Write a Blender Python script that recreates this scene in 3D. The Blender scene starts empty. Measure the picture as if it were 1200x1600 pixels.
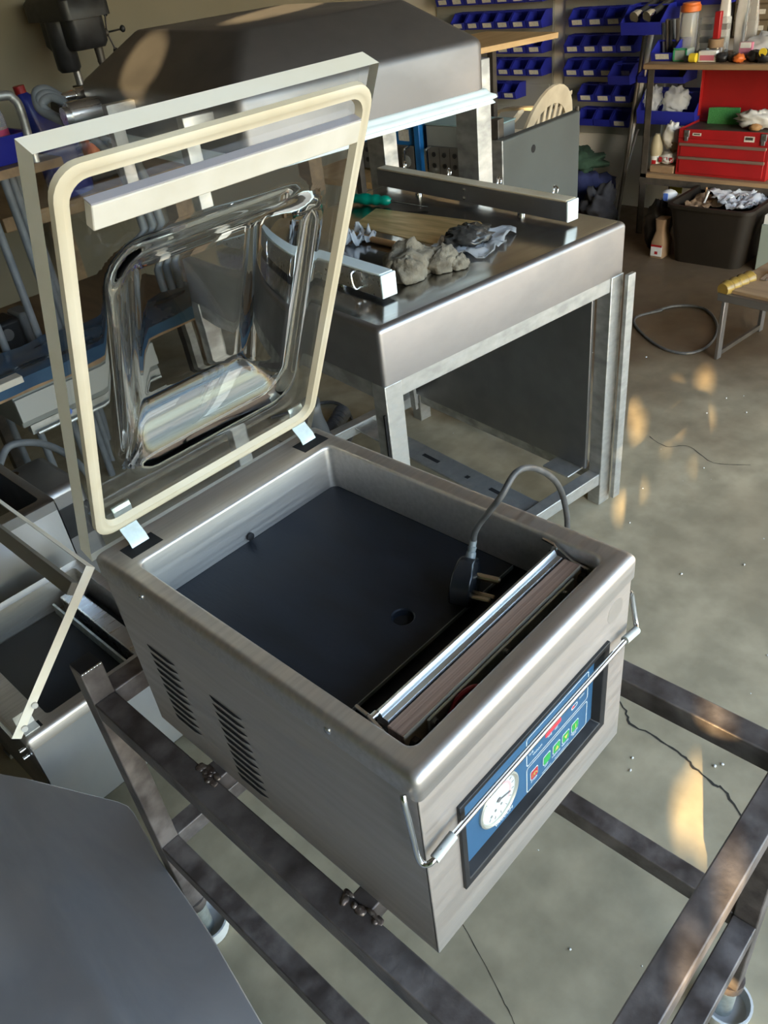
import bpy, bmesh, math, random
from mathutils import Vector, Matrix, Euler, noise
S = bpy.context.scene
C = S.collection
random.seed(7)
R_ = math.radians

# ------------------------------------------------------------------ camera
cam = bpy.data.objects.new('camera', bpy.data.cameras.new('camera'))
C.objects.link(cam)
cam.location = (-0.2727, -0.2979, 1.5279)
cam.rotation_euler = (0.9473, 0.1065, -0.8254)
cam.data.lens = 1264.5 / 1600 * 36
cam.data.sensor_width = 36
cam.data.clip_start = 0.02
S.camera = cam

# ------------------------------------------------------------------ world, sun, exposure
SUN_E = R_(17)            # low late sun from the left, shining towards +x +y
w = bpy.data.worlds.new('sky'); S.world = w; w.use_nodes = True
nt = w.node_tree
bg = nt.nodes['Background']
sky = nt.nodes.new('ShaderNodeTexSky')
sky.sky_type = 'NISHITA'; sky.sun_disc = False
sky.sun_elevation = R_(20); sky.sun_rotation = R_(244); sky.air_density = 1.2; sky.dust_density = 2.0
nt.links.new(sky.outputs['Color'], bg.inputs['Color'])
bg.inputs['Strength'].default_value = 0.95
sun = bpy.data.objects.new('sun', bpy.data.lights.new('sun', 'SUN')); C.objects.link(sun)
sd = Vector((0.898 * math.cos(SUN_E), 0.440 * math.cos(SUN_E), -math.sin(SUN_E)))
sun.rotation_euler = sd.to_track_quat('-Z', 'Y').to_euler()
sun.data.energy = 14.0; sun.data.color = (1.0, 0.72, 0.36); sun.data.angle = R_(0.45)
portal = bpy.data.objects.new('door_skylight', bpy.data.lights.new('door_skylight', 'AREA')); C.objects.link(portal)
portal.data.shape = 'RECTANGLE'; portal.data.size = 6.2; portal.data.size_y = 2.5
portal.location = (1.1, -1.65, 1.25); portal.rotation_euler = (R_(90), 0, 0)
portal.data.cycles.is_portal = True
S.view_settings.view_transform = 'Standard'; S.view_settings.look = 'None'
S.view_settings.gamma = 1.0; S.view_settings.use_curve_mapping = False
S.view_settings.exposure = 1.18
S.cycles.use_denoising = True
S.cycles.max_bounces = 10; S.cycles.transmission_bounces = 10; S.cycles.transparent_max_bounces = 12
S.cycles.caustics_reflective = False; S.cycles.sample_clamp_indirect = 6.0

# ------------------------------------------------------------------ materials
def mat(name, c1, c2=None, scale=(6, 6, 6), rough=0.5, rough2=None, metal=0.0, bump=0.0, bscale=None,
        detail=5.0, lo=0.35, hi=0.65, spec=0.5, trans=0.0, ior=1.45, alpha=1.0, coat=0.0, emit=None, dist=0.0, c3=None, sc3=2.0):
    m = bpy.data.materials.new(name); m.use_nodes = True
    t = m.node_tree; p = t.nodes['Principled BSDF']; L = t.links.new
    p.inputs['Base Color'].default_value = (*c1, 1)
    p.inputs['Roughness'].default_value = rough; p.inputs['Metallic'].default_value = metal
    p.inputs['Transmission Weight'].default_value = trans; p.inputs['IOR'].default_value = ior
    p.inputs['Alpha'].default_value = alpha; p.inputs['Specular IOR Level'].default_value = spec; p.inputs['Coat Weight'].default_value = coat
    if emit:
        p.inputs['Emission Color'].default_value = (*emit[0], 1); p.inputs['Emission Strength'].default_value = emit[1]
    if c2 or rough2 is not None or bump:
        tc = t.nodes.new('ShaderNodeTexCoord'); mp = t.nodes.new('ShaderNodeMapping')
        mp.inputs['Scale'].default_value = scale
        L(tc.outputs['Object'], mp.inputs['Vector'])
        nz = t.nodes.new('ShaderNodeTexNoise'); nz.inputs['Scale'].default_value = 1.0
        nz.inputs['Detail'].default_value = detail; nz.inputs['Distortion'].default_value = dist
        L(mp.outputs['Vector'], nz.inputs['Vector'])
        rm = t.nodes.new('ShaderNodeMapRange'); rm.inputs['From Min'].default_value = lo; rm.inputs['From Max'].default_value = hi
        L(nz.outputs['Fac'], rm.inputs['Value'])
        if c2:
            mx = t.nodes.new('ShaderNodeMix'); mx.data_type = 'RGBA'
            mx.inputs[6].default_value = (*c1, 1); mx.inputs[7].default_value = (*c2, 1)
            L(rm.outputs['Result'], mx.inputs[0]); out = mx.outputs[2]
            if c3:
                n3 = t.nodes.new('ShaderNodeTexNoise'); n3.inputs['Scale'].default_value = sc3; n3.inputs['Detail'].default_value = 3
                L(tc.outputs['Object'], n3.inputs['Vector'])
                r3 = t.nodes.new('ShaderNodeMapRange'); r3.inputs['From Min'].default_value = 0.5; r3.inputs['From Max'].default_value = 0.75
                L(n3.outputs['Fac'], r3.inputs['Value'])
                m3 = t.nodes.new('ShaderNodeMix'); m3.data_type = 'RGBA'; m3.inputs[7].default_value = (*c3, 1)
                L(r3.outputs['Result'], m3.inputs[0]); L(out, m3.inputs[6]); out = m3.outputs[2]
            L(out, p.inputs['Base Color'])
        if rough2 is not None:
            rr_ = t.nodes.new('ShaderNodeMapRange'); rr_.inputs['To Min'].default_value = rough; rr_.inputs['To Max'].default_value = rough2
            L(rm.outputs['Result'], rr_.inputs['Value']); L(rr_.outputs['Result'], p.inputs['Roughness'])
        if bump:
            src = nz.outputs['Fac']
            if bscale:
                mb = t.nodes.new('ShaderNodeMapping'); mb.inputs['Scale'].default_value = bscale
                L(tc.outputs['Object'], mb.inputs['Vector'])
                nb = t.nodes.new('ShaderNodeTexNoise'); nb.inputs['Scale'].default_value = 1.0; nb.inputs['Detail'].default_value = 4
                L(mb.outputs['Vector'], nb.inputs['Vector']); src = nb.outputs['Fac']
            b = t.nodes.new('ShaderNodeBump'); b.inputs['Strength'].default_value = bump; b.inputs['Distance'].default_value = 0.002
            L(src, b.inputs['Height']); L(b.outputs['Normal'], p.inputs['Normal'])
    return m

steel = mat('brushed_steel', (0.63, 0.595, 0.57), (0.56, 0.53, 0.505), (4, 160, 160), 0.42, 0.54, 1.0)
steel_side = mat('satin_steel', (0.63, 0.585, 0.555), (0.55, 0.51, 0.48), (5, 5, 70), 0.48, 0.6, 1.0)
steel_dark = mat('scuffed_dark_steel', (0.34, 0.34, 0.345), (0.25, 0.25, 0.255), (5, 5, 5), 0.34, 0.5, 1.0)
steel_hood = mat('worn_hood_steel', (0.255, 0.25, 0.258), (0.195, 0.19, 0.192), (3, 3, 6), 0.44, 0.56, 1.0)
plate_m = mat('polished_table_steel', (0.50, 0.505, 0.52), (0.42, 0.42, 0.43), (5, 26, 5), 0.12, 0.22, 1.0)
skirt_m = mat('table_skirt_steel', (0.345, 0.338, 0.345), (0.28, 0.273, 0.276), (5, 5, 9), 0.40, 0.52, 1.0)
galv = mat('galvanised_steel', (0.55, 0.56, 0.55), (0.34, 0.34, 0.33), (14, 14, 26), 0.36, 0.6, 0.85, 0.10)
zinc = mat('zinc_plate', (0.66, 0.70, 0.66), (0.50, 0.54, 0.50), (60, 60, 60), 0.36, 0.5, 0.8)
chrome = mat('chrome', (0.78, 0.78, 0.78), rough=0.14, metal=1.0)
alu = mat('aluminium', (0.72, 0.74, 0.76), (0.64, 0.66, 0.68), (6, 90, 90), 0.26, 0.36, 1.0)
brown_paint = mat('brown_grey_painted_steel', (0.095, 0.078, 0.072), (0.195, 0.168, 0.156), (30, 30, 30), 0.34, 0.55, 0.35, 0.25, (160, 160, 160), detail=8, c3=(0.045, 0.034, 0.029), sc3=12)
weld_m = mat('weld_metal', (0.12, 0.085, 0.07), (0.30, 0.25, 0.22), (120, 120, 120), 0.4, metal=0.7, bump=0.5)
black_plastic = mat('black_plastic', (0.012, 0.012, 0.013), (0.022, 0.022, 0.024), (20, 20, 20), 0.35, 0.5)
black_matt = mat('black_matt', (0.008, 0.008, 0.009), rough=0.75)
navy_board = mat('scratched_chamber_board', (0.012, 0.015, 0.021), (0.022, 0.026, 0.035), (30, 9, 30), 0.42, 0.58, spec=0.3, bump=0.12, bscale=(260, 60, 100))
acrylic = mat('clear_acrylic', (0.975, 0.98, 0.965), rough=0.015, trans=1.0, ior=1.47)
acrylic_edge = mat('frosted_acrylic_edge', (0.95, 0.91, 0.81), (0.90, 0.84, 0.70), (8, 8, 20), 0.35, 0.5, trans=0.08, ior=1.47)
silicone = mat('cream_silicone', (0.60, 0.54, 0.42), (0.54, 0.47, 0.34), (12, 12, 12), 0.5)
white_silicone = mat('white_silicone', (0.62, 0.585, 0.52), (0.54, 0.505, 0.43), (16, 16, 16), 0.55)
bluegasket = mat('pale_blue_silicone', (0.74, 0.84, 0.88), (0.68, 0.79, 0.83), (7, 7, 7), 0.42)
tape_brown = mat('brown_ptfe_tape', (0.50, 0.335, 0.245), (0.33, 0.21, 0.15), (3, 420, 3), 0.5, bump=0.35)
blue_panel = mat('blue_panel_film', (0.030, 0.095, 0.19), (0.042, 0.12, 0.225), (9, 9, 9), 0.30)
print_white = mat('white_print', (0.62, 0.68, 0.70), rough=0.5)
btn_green = mat('green_button', (0.035, 0.33, 0.075), rough=0.4)
btn_red = mat('red_button', (0.42, 0.035, 0.045), rough=0.4)
btn_yellow = mat('yellow_print', (0.50, 0.46, 0.10), rough=0.5)
led_red = mat('red_display', (0.35, 0.02, 0.03), rough=0.2, emit=((1.0, 0.10, 0.12), 0.35))
gauge_white = mat('gauge_dial', (0.56, 0.585, 0.58), rough=0.4)
gauge_ring = mat('gauge_ring', (0.66, 0.66, 0.58), rough=0.3, metal=0.6)
pink_print = mat('pink_print', (0.80, 0.42, 0.42), rough=0.5)
red_wire = mat('red_wire', (0.28, 0.012, 0.025), rough=0.4)
cable_m = mat('dark_cable', (0.05, 0.052, 0.055), (0.10, 0.10, 0.10), (60, 60, 60), 0.30, 0.45)
grey_hose = mat('grey_hose', (0.12, 0.135, 0.155), (0.17, 0.185, 0.205), (20, 20, 20), 0.42)
concrete = mat('concrete_floor', (0.405, 0.345, 0.232), (0.278, 0.237, 0.155), (9, 9, 9), 0.42, 0.62, bump=0.10, bscale=(60, 60, 60), detail=9, c3=(0.165, 0.125, 0.075), sc3=0.9)
def falloff_stain(m, centre, radius, col):
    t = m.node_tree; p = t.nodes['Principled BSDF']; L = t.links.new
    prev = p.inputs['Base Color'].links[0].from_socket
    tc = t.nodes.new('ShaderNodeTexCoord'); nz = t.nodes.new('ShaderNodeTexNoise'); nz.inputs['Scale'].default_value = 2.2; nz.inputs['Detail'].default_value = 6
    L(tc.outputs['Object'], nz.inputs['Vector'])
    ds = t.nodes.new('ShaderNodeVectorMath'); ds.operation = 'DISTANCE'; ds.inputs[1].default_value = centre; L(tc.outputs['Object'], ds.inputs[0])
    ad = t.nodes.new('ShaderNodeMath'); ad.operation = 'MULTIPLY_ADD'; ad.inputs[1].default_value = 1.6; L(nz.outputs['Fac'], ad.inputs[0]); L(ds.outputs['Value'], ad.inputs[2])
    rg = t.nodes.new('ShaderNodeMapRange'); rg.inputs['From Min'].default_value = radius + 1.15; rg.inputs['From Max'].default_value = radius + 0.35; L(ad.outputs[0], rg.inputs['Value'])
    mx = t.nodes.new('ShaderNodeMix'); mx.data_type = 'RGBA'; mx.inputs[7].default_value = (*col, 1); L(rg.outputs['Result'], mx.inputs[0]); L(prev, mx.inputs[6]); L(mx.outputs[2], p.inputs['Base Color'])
falloff_stain(concrete, (3.5, 1.75, 0), 1.55, (0.115, 0.078, 0.045))  # brown floor dirt, with the light's falloff also put into the colour
crack_m = mat('dark_crack', (0.03, 0.026, 0.02), rough=0.9)
ground_m = mat('pale_sandy_ground', (0.52, 0.43, 0.33), (0.45, 0.36, 0.27), (1.5, 1.5, 1.5), 0.9)
wall_m = mat('cream_plaster', (0.20, 0.175, 0.125), (0.17, 0.15, 0.105), (1.5, 1.5, 1.5), 0.8, bump=0.05, bscale=(30, 30, 30))
wall_w = mat('white_wall_paint', (0.74, 0.72, 0.68), (0.66, 0.64, 0.60), (2, 2, 2), 0.7)
ceil_m = mat('ceiling_board', (0.20, 0.185, 0.165), rough=0.85)
bin_board = mat('grey_louvre_panel', (0.36, 0.37, 0.36), (0.31, 0.32, 0.31), (3, 3, 3), 0.55, metal=0.2)
bin_blue = mat('blue_bin_plastic', (0.018, 0.025, 0.30), (0.014, 0.018, 0.22), (6, 6, 6), 0.42)
label_m = mat('paper_label', (0.62, 0.60, 0.54), (0.50, 0.48, 0.42), (90, 90, 90), 0.7)
wood = mat('raw_plywood', (0.52, 0.34, 0.16), (0.42, 0.26, 0.11), (3, 26, 26), 0.55)
wood_old = mat('worn_shelf_board', (0.30, 0.20, 0.11), (0.20, 0.13, 0.075), (22, 3, 22), 0.6)
dark_iron = mat('dark_angle_iron', (0.06, 0.052, 0.045), (0.10, 0.085, 0.07), (20, 20, 20), 0.5, metal=0.4)
red_paint = mat('red_enamel', (0.32, 0.012, 0.014), (0.26, 0.010, 0.011), (6, 6, 6), 0.32, 0.45)
red_trim = mat('dull_drawer_trim', (0.30, 0.20, 0.16), rough=0.4, metal=0.6)
green_pad = mat('green_scourer', (0.04, 0.20, 0.055), (0.06, 0.26, 0.08), (150, 150, 150), 0.9, bump=0.6)
orange_p = mat('orange_plastic', (0.55, 0.13, 0.025), rough=0.45)
yellow_p = mat('yellow_plastic', (0.62, 0.46, 0.03), rough=0.45)
green_handle = mat('green_handle_plastic', (0.0, 0.22, 0.155), (0.0, 0.18, 0.125), (30, 30, 30), 0.3)
dowel_m = mat('dowel_wood', (0.36, 0.20, 0.085), (0.28, 0.15, 0.06), (40, 6, 40), 0.55)
rag_m = mat('dirty_towel', (0.23, 0.21, 0.165), (0.13, 0.115, 0.09), (35, 35, 35), 0.95, bump=1.0, bscale=(300, 300, 300))
bag_m = mat('clear_bag_film', (0.80, 0.84, 0.90), rough=0.22, trans=0.45, ior=1.2, alpha=0.62)
blackbag = mat('black_glossy_film', (0.018, 0.018, 0.018), (0.05, 0.05, 0.05), (40, 40, 40), 0.12, 0.3)
white_pl = mat('white_plastic', (0.66, 0.65, 0.62), (0.56, 0.55, 0.52), (10, 10, 10), 0.5)
cream_chair = mat('aged_cream_plastic', (0.62, 0.54, 0.40), (0.50, 0.42, 0.30), (9, 9, 9), 0.5)
rack_blue = mat('blue_rack_paint', (0.012, 0.125, 0.36), rough=0.4)
rack_grey = mat('grey_rack_paint', (0.21, 0.225, 0.215), (0.17, 0.18, 0.175), (4, 4, 4), 0.5)
rack_face = mat('dull_instrument_face', (0.15, 0.15, 0.14), (0.12, 0.12, 0.115), (12, 12, 12), 0.45, metal=0.4)
teal_top = mat('pale_teal_top', (0.24, 0.36, 0.38), rough=0.5)
door_grey = mat('grey_painted_sheet', (0.08, 0.092, 0.090), (0.066, 0.075, 0.073), (3, 3, 3), 0.5)
cloth_green = mat('dark_green_cloth', (0.02, 0.05, 0.032), (0.032, 0.068, 0.045), (20, 20, 20), 0.95)
cloth_blue = mat('navy_cloth', (0.02, 0.027, 0.09), (0.032, 0.04, 0.12), (20, 20, 20), 0.95)
cloth_black = mat('charcoal_cloth', (0.02, 0.02, 0.025), (0.035, 0.035, 0.04), (20, 20, 20), 0.95)
crate_m = mat('dark_brown_tub', (0.012, 0.009, 0.006), (0.016, 0.012, 0.008), (8, 8, 8), 0.6, spec=0.3)
carton = mat('brown_carton', (0.22, 0.14, 0.08), (0.28, 0.18, 0.10), (14, 14, 14), 0.85)
paper_white = mat('white_paper', (0.66, 0.66, 0.64), (0.56, 0.56, 0.55), (20, 20, 20), 0.6)
tape_roll_m = mat('yellow_brown_tape', (0.30, 0.20, 0.045), (0.22, 0.14, 0.03), (70, 10, 10), 0.25)
blue_jug = mat('blue_jug_plastic', (0.012, 0.024, 0.20), rough=0.32)
clearp = mat('clear_plastic', (0.86, 0.86, 0.84), rough=0.10, trans=0.75, ior=1.3)
blue_film = mat('blue_glossy_film', (0.03, 0.065, 0.12), (0.055, 0.11, 0.18), (6, 6, 6), 0.12, 0.3)
gobo_leaf_m = mat('gobo_leaf', (0.05, 0.10, 0.025), (0.09, 0.15, 0.04), (3, 3, 3), 0.6)
cap_blue = mat('blue_white_label', (0.10, 0.20, 0.60), rough=0.5)
sheet_m = mat('scuffed_blue_grey_steel', (0.40, 0.405, 0.43), (0.28, 0.285, 0.305), (7, 2.2, 5), 0.44, 0.62, 0.9, 0.04, (6, 40, 6), detail=8, dist=0.6, c3=(0.52, 0.52, 0.54), sc3=2.6)
grey_pl = mat('grey_plastic', (0.17, 0.17, 0.17), rough=0.5)
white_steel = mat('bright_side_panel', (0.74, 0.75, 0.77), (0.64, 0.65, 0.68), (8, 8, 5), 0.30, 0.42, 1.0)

# ------------------------------------------------------------------ mesh helpers
OFF = Vector((0, 0, 0))

class G:
    def __init__(s): s.v = []; s.f = []; s.m = []; s.soft = False
    def add(s, vs, fs, mi=0):
        n = len(s.v); s.v += [Vector(v) for v in vs]
        for f in fs: s.f.append([i + n for i in f]); s.m.append(mi)
        return s
    def box(s, x0, x1, y0, y1, z0, z1, mi=0, M=None):
        vs = [Vector(p) for p in ((x0,y0,z0),(x1,y0,z0),(x1,y1,z0),(x0,y1,z0),(x0,y0,z1),(x1,y0,z1),(x1,y1,z1),(x0,y1,z1))]
        if M is not None: vs = [M @ v for v in vs]
        return s.add(vs, ((0,3,2,1),(4,5,6,7),(0,1,5,4),(1,2,6,5),(2,3,7,6),(3,0,4,7)), mi)
    def bar(s, p, q, wd, h, mi=0, up=(0, 0, 1)):
        p = Vector(p); q = Vector(q); d = (q - p); L = d.length; d.normalize(); u = Vector(up)
        if abs(d.dot(u)) > 0.98: u = Vector((0, 1, 0))
        a = d.cross(u).normalized(); b = a.cross(d).normalized()
        M = Matrix((( d.x, a.x, b.x, p.x), (d.y, a.y, b.y, p.y), (d.z, a.z, b.z, p.z), (0, 0, 0, 1)))
        return s.box(0, L, -wd/2, wd/2, -h/2, h/2, mi, M)
    def loft(s, loops, c0=False, c1=False, mi=0, ring=False):
        n = len(loops[0]); vs = [p for l in loops for p in l]; fs = []
        k = len(loops)
        for i in range(k if ring else k - 1):
            a = i * n; b = ((i + 1) % k) * n
            for j in range(n):
                j2 = (j + 1) % n
                fs.append((a + j, a + j2, b + j2, b + j))
        if c0: fs.append(tuple(range(n))[::-1])
        if c1: fs.append(tuple((k - 1) * n + j for j in range(n)))
        return s.add(vs, fs, mi)
    def tube(s, pts, r, n=8, mi=0, closed=False, cap=True):
        pts = [Vector(p) for p in pts]; loops = []; k = len(pts)
        ref = None
        for i, p in enumerate(pts):
            if closed: d = pts[(i + 1) % k] - pts[i - 1]
            else: d = pts[min(i + 1, k - 1)] - pts[max(i - 1, 0)]
            d.normalize()
            if ref is None:
                ref = Vector((0, 0, 1)) if abs(d.z) < 0.9 else Vector((1, 0, 0))
            a = (ref - d * ref.dot(d)).normalized(); ref = a; b = d.cross(a)
            rr = r[i] if isinstance(r, (list, tuple)) else r
            loops.append([p + (a * math.cos(t) + b * math.sin(t)) * rr for t in [2 * math.pi * j / n for j in range(n)]])
        return s.loft(loops, cap and not closed, cap and not closed, mi, ring=closed)
    def lathe(s, prof, n=20, M=None, mi=0, cap=True):
        loops = []
        for r, z in prof:
            l = [Vector((r * math.cos(2*math.pi*j/n), r * math.sin(2*math.pi*j/n), z)) for j in range(n)]
            if M is not None: l = [M @ v for v in l]
            loops.append(l)
        return s.loft(loops, cap, cap, mi)
    def blob(s, c, rad, amp=0.2, fr=3.0, nu=20, nv=12, seed=0, mi=0, flat=None, M=None):
        c = Vector(c); vs = []; fs = []; s.soft = True
        for i in range(nv + 1):
            th = math.pi * i / nv
            for j in range(nu):
                ph = 2 * math.pi * j / nu
                d = Vector((math.sin(th)*math.cos(ph), math.sin(th)*math.sin(ph), math.cos(th)))
                k = 1 + amp * (noise.noise(d * fr + Vector((seed*7.3, seed*3.1, seed))) + 0.5 * noise.noise(d * fr * 2.7 + Vector((seed, 9, 4))))
                p = Vector((d.x*rad[0], d.y*rad[1], d.z*rad[2])) * k
                if M is not None: p = M @ p
                p += c
                if flat is not None and p.z < flat: p.z = flat
                vs.append(p)
        for i in range(nv):
            for j in range(nu):
                j2 = (j + 1) % nu
                fs.append((i*nu+j, (i+1)*nu+j, (i+1)*nu+j2, i*nu+j2))
        return s.add(vs, fs, mi)
    def prism(s, poly, z0, z1, mi=0, M=None):
        a = [Vector((x, y, z0)) for x, y in poly]; b = [Vector((x, y, z1)) for x, y in poly]
        if M is not None: a = [M @ v for v in a]; b = [M @ v for v in b]
        return s.loft([a, b], True, True, mi)
    def build(s, name, mats, parent=None, bevel=0.0, smooth=40, seg=2):
        me = bpy.data.meshes.new(name)
        off = OFF
        me.from_pydata([tuple(v - off) for v in s.v], [], s.f)
        if not isinstance(mats, (list, tuple)): mats = [mats]
        for m in mats: me.materials.append(m)
        me.polygons.foreach_set('material_index', s.m)
        bm = bmesh.new(); bm.from_mesh(me); bmesh.ops.recalc_face_normals(bm, faces=bm.faces); bm.to_mesh(me); bm.free()
        me.update()
        if s.soft: me.shade_smooth()
        elif smooth:
            me.shade_smooth(); me.set_sharp_from_angle(angle=R_(smooth))
        o = bpy.data.objects.new(name, me); C.objects.link(o)
        if parent is not None: o.parent = parent
        if bevel:
            b = o.modifiers.new('bevel', 'BEVEL'); b.width = bevel; b.segments = seg; b.limit_method = 'ANGLE'; b.angle_limit = R_(40)
            if smooth: b.harden_normals = False
        return o

def tag(o, label=None, cat=None, group=None, kind=None):
    if label: o['label'] = label
    if cat: o['category'] = cat
    if group: o['group'] = group
    if kind: o['kind'] = kind
    return o

def thing(name, label, cat, loc=(0, 0, 0), rz=0.0, group=None, local=False):
    """Empty at the thing's base; following parts are written in world coordinates (or local ones)."""
    global OFF
    o = bpy.data.objects.new(name, None); C.objects.link(o)
    o.location = loc; o.rotation_euler = (0, 0, rz); o.empty_display_size = 0.05
    OFF = Vector((0, 0, 0)) if local else Vector(loc)
    return tag(o, label, cat, group)

def single(name, g, mats, label, cat, loc, group=None, kind=None, **kw):
    """A thing that is one mesh, its origin put at loc (world coordinates)."""
    global OFF
    OFF = Vector(loc); o = g.build(name, mats, None, **kw); o.location = loc
    OFF = Vector((0, 0, 0))
    return tag(o, label, cat, group, kind)

def structure(name, g, mats, parent=None, **kw):
    global OFF
    OFF = Vector((0, 0, 0)); o = g.build(name, mats, parent, **kw)
    if parent is None: o['kind'] = 'structure'
    return o

def rr(x0, x1, y0, y1, r, z, k=5):
    pts = []
    for cx, cy, a0 in ((x1 - r, y0 + r, -90), (x1 - r, y1 - r, 0), (x0 + r, y1 - r, 90), (x0 + r, y0 + r, 180)):
        for i in range(k + 1):
            a = R_(a0 + 90 * i / k)
            pts.append(Vector((cx + r * math.cos(a), cy + r * math.sin(a), z)))
    return pts

def text(name, body, size, M, m, parent, extr=0.0002, align='CENTER'):
    cu = bpy.data.curves.new(name, 'FONT'); cu.body = body; cu.size = size; cu.align_x = align; cu.align_y = 'CENTER'; cu.extrude = extr
    cu.resolution_u = 2
    t = bpy.data.objects.new(name, cu); C.objects.link(t)
    dg = bpy.context.evaluated_depsgraph_get(); me = bpy.data.meshes.new_from_object(t.evaluated_get(dg))
    bpy.data.objects.remove(t); bpy.data.curves.remove(cu)
    me.transform(Matrix.Translation(-OFF) @ M)
    me.materials.clear(); me.materials.append(m)
    o = bpy.data.objects.new(name, me); C.objects.link(o); o.parent = parent
    return o

def spline(pts, n=8):
    pts = [Vector(p) for p in pts]; out = []
    for i in range(len(pts) - 1):
        p0 = pts[max(i - 1, 0)]; p1 = pts[i]; p2 = pts[i + 1]; p3 = pts[min(i + 2, len(pts) - 1)]
        for k in range(n):
            t = k / n
            out.append(0.5 * ((2*p1) + (p2 - p0)*t + (2*p0 - 5*p1 + 4*p2 - p3)*t*t + (3*p1 - p0 - 3*p2 + p3)*t**3))
    out.append(pts[-1]); return out

def copy_tree(o, parent=None):
    c = o.copy(); C.objects.link(c); c.parent = parent
    for ch in list(o.children): copy_tree(ch, c)
    return c

# ------------------------------------------------------------------ the room
XL, XR, YF, YB, ZC = -2.2, 4.42, -1.6, 4.1, 2.95
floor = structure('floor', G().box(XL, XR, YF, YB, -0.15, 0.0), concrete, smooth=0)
def crack(pts, wd):
    pts = spline([(x, y, 0) for x, y in pts], 5); vs = []; fs = []
    for i, p in enumerate(pts):
        d = (pts[min(i+1, len(pts)-1)] - pts[max(i-1, 0)]).normalized(); a = Vector((-d.y, d.x, 0))
        wv = wd * (0.55 + 0.6 * random.random()); j = a * random.uniform(-0.5, 0.5) * wd
        vs += [p + j + a*wv*0.5 + Vector((0, 0, 0.0006)), p + j - a*wv*0.5 + Vector((0, 0, 0.0006))]
        if i: fs.append((2*i-2, 2*i-1, 2*i+1, 2*i))
    G().add(vs, fs).build('crack', crack_m, floor, smooth=0)
crack([(0.97, 0.34), (0.933, 0.269), (0.901, 0.235), (0.90, 0.17), (0.89, 0.105), (0.876, 0.07), (0.862, 0.02), (0.86, -0.001), (0.827, -0.055), (0.80, -0.12)], 0.006)
crack([(0.30, 0.26), (0.261, 0.165), (0.235, 0.11), (0.222, 0.081), (0.21, 0.06)], 0.0016)
crack([(1.30, 1.95), (1.34, 1.80), (1.33, 1.70), (1.40, 1.56), (1.37, 1.46), (1.42, 1.38)], 0.007)
crack([(2.05, 0.80), (2.02, 0.72), (2.06, 0.66), (2.01, 0.55), (2.06, 0.45)], 0.003)
structure('ground', G().box(-14, 14, -22, YF, -0.16, -0.02), ground_m, smooth=0)
structure('wall_back', G().box(XL, XR + 0.15, YB, YB + 0.15, -0.15, ZC), wall_m, smooth=0)
structure('wall_right', G().box(XR, XR + 0.15, YF, YB, -0.15, ZC), wall_w, smooth=0)
structure('wall_left', G().box(XL - 0.15, XL, 1.0, YB, -0.15, ZC).box(XL - 0.15, XL, YF - 0.15, 1.0, -0.15, 0.8).box(XL - 0.15, XL, YF - 0.15, 1.0, 2.75, ZC), wall_m, smooth=0)
structure('wall_front', G().box(4.38, XR + 0.15, YF - 0.15, YF, -0.15, ZC).box(XL - 0.15, -2.0, YF - 0.15, YF, -0.15, ZC)
          .box(-2.0, 4.38, YF - 0.15, YF, 2.5, ZC), wall_m, smooth=0)
structure('ceiling', G().box(XL - 0.15, XR + 0.15, YF - 0.15, YB + 0.15, ZC, ZC + 0.12), ceil_m, smooth=0)

db = G(); rd = random.Random(5)
for k in range(150):
    x, y = rd.uniform(-0.3, 2.6), rd.uniform(-0.6, 1.4); r_ = rd.uniform(0.0012, 0.004)
    db.blob((x, y, r_*0.5), (r_, r_*rd.uniform(0.6, 1.4), r_*0.6), 0.4, seed=k, nu=6, nv=4)
single('floor_debris', db, paper_white, 'tiny pale chips scattered over the concrete floor', 'debris', (1.0, 0.4, 0), kind='stuff')

# unseen leaves added as a sun blocker, gaps cut along the wanted rays
gaps = [(2.56, 0.82, 0, 0.035), (2.49, 0.87, 0, 0.022), (2.21, 0.77, 0, 0.038), (2.27, 0.70, 0, 0.030), (2.10, 0.89, 0, 0.034),
        (1.67, 0.63, 0, 0.034), (2.03, 0.72, 0, 0.014), (1.98, 0.60, 0, 0.014), (2.35, 0.60, 0, 0.018), (2.0, 0.50, 0, 0.012), (0.84, 0.03, 0, 0.042), (0.78, 0.05, 0, 0.030),
        (1.02, 1.80, 1.32, 0.09), (1.50, 1.75, 1.38, 0.10), (1.85, 1.50, 1.38, 0.08)]
_r = random.Random(11)
gaps = [g_ for gx, gy, gz, gr in gaps for g_ in ([(gx, gy, gz, gr)] if gz > 0 else [(gx + _r.uniform(-1, 1)*gr*2.4, gy + _r.uniform(-1, 1)*gr*1.3, 0, gr*_r.uniform(0.45, 0.85)) for _k in range(3)])]
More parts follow.
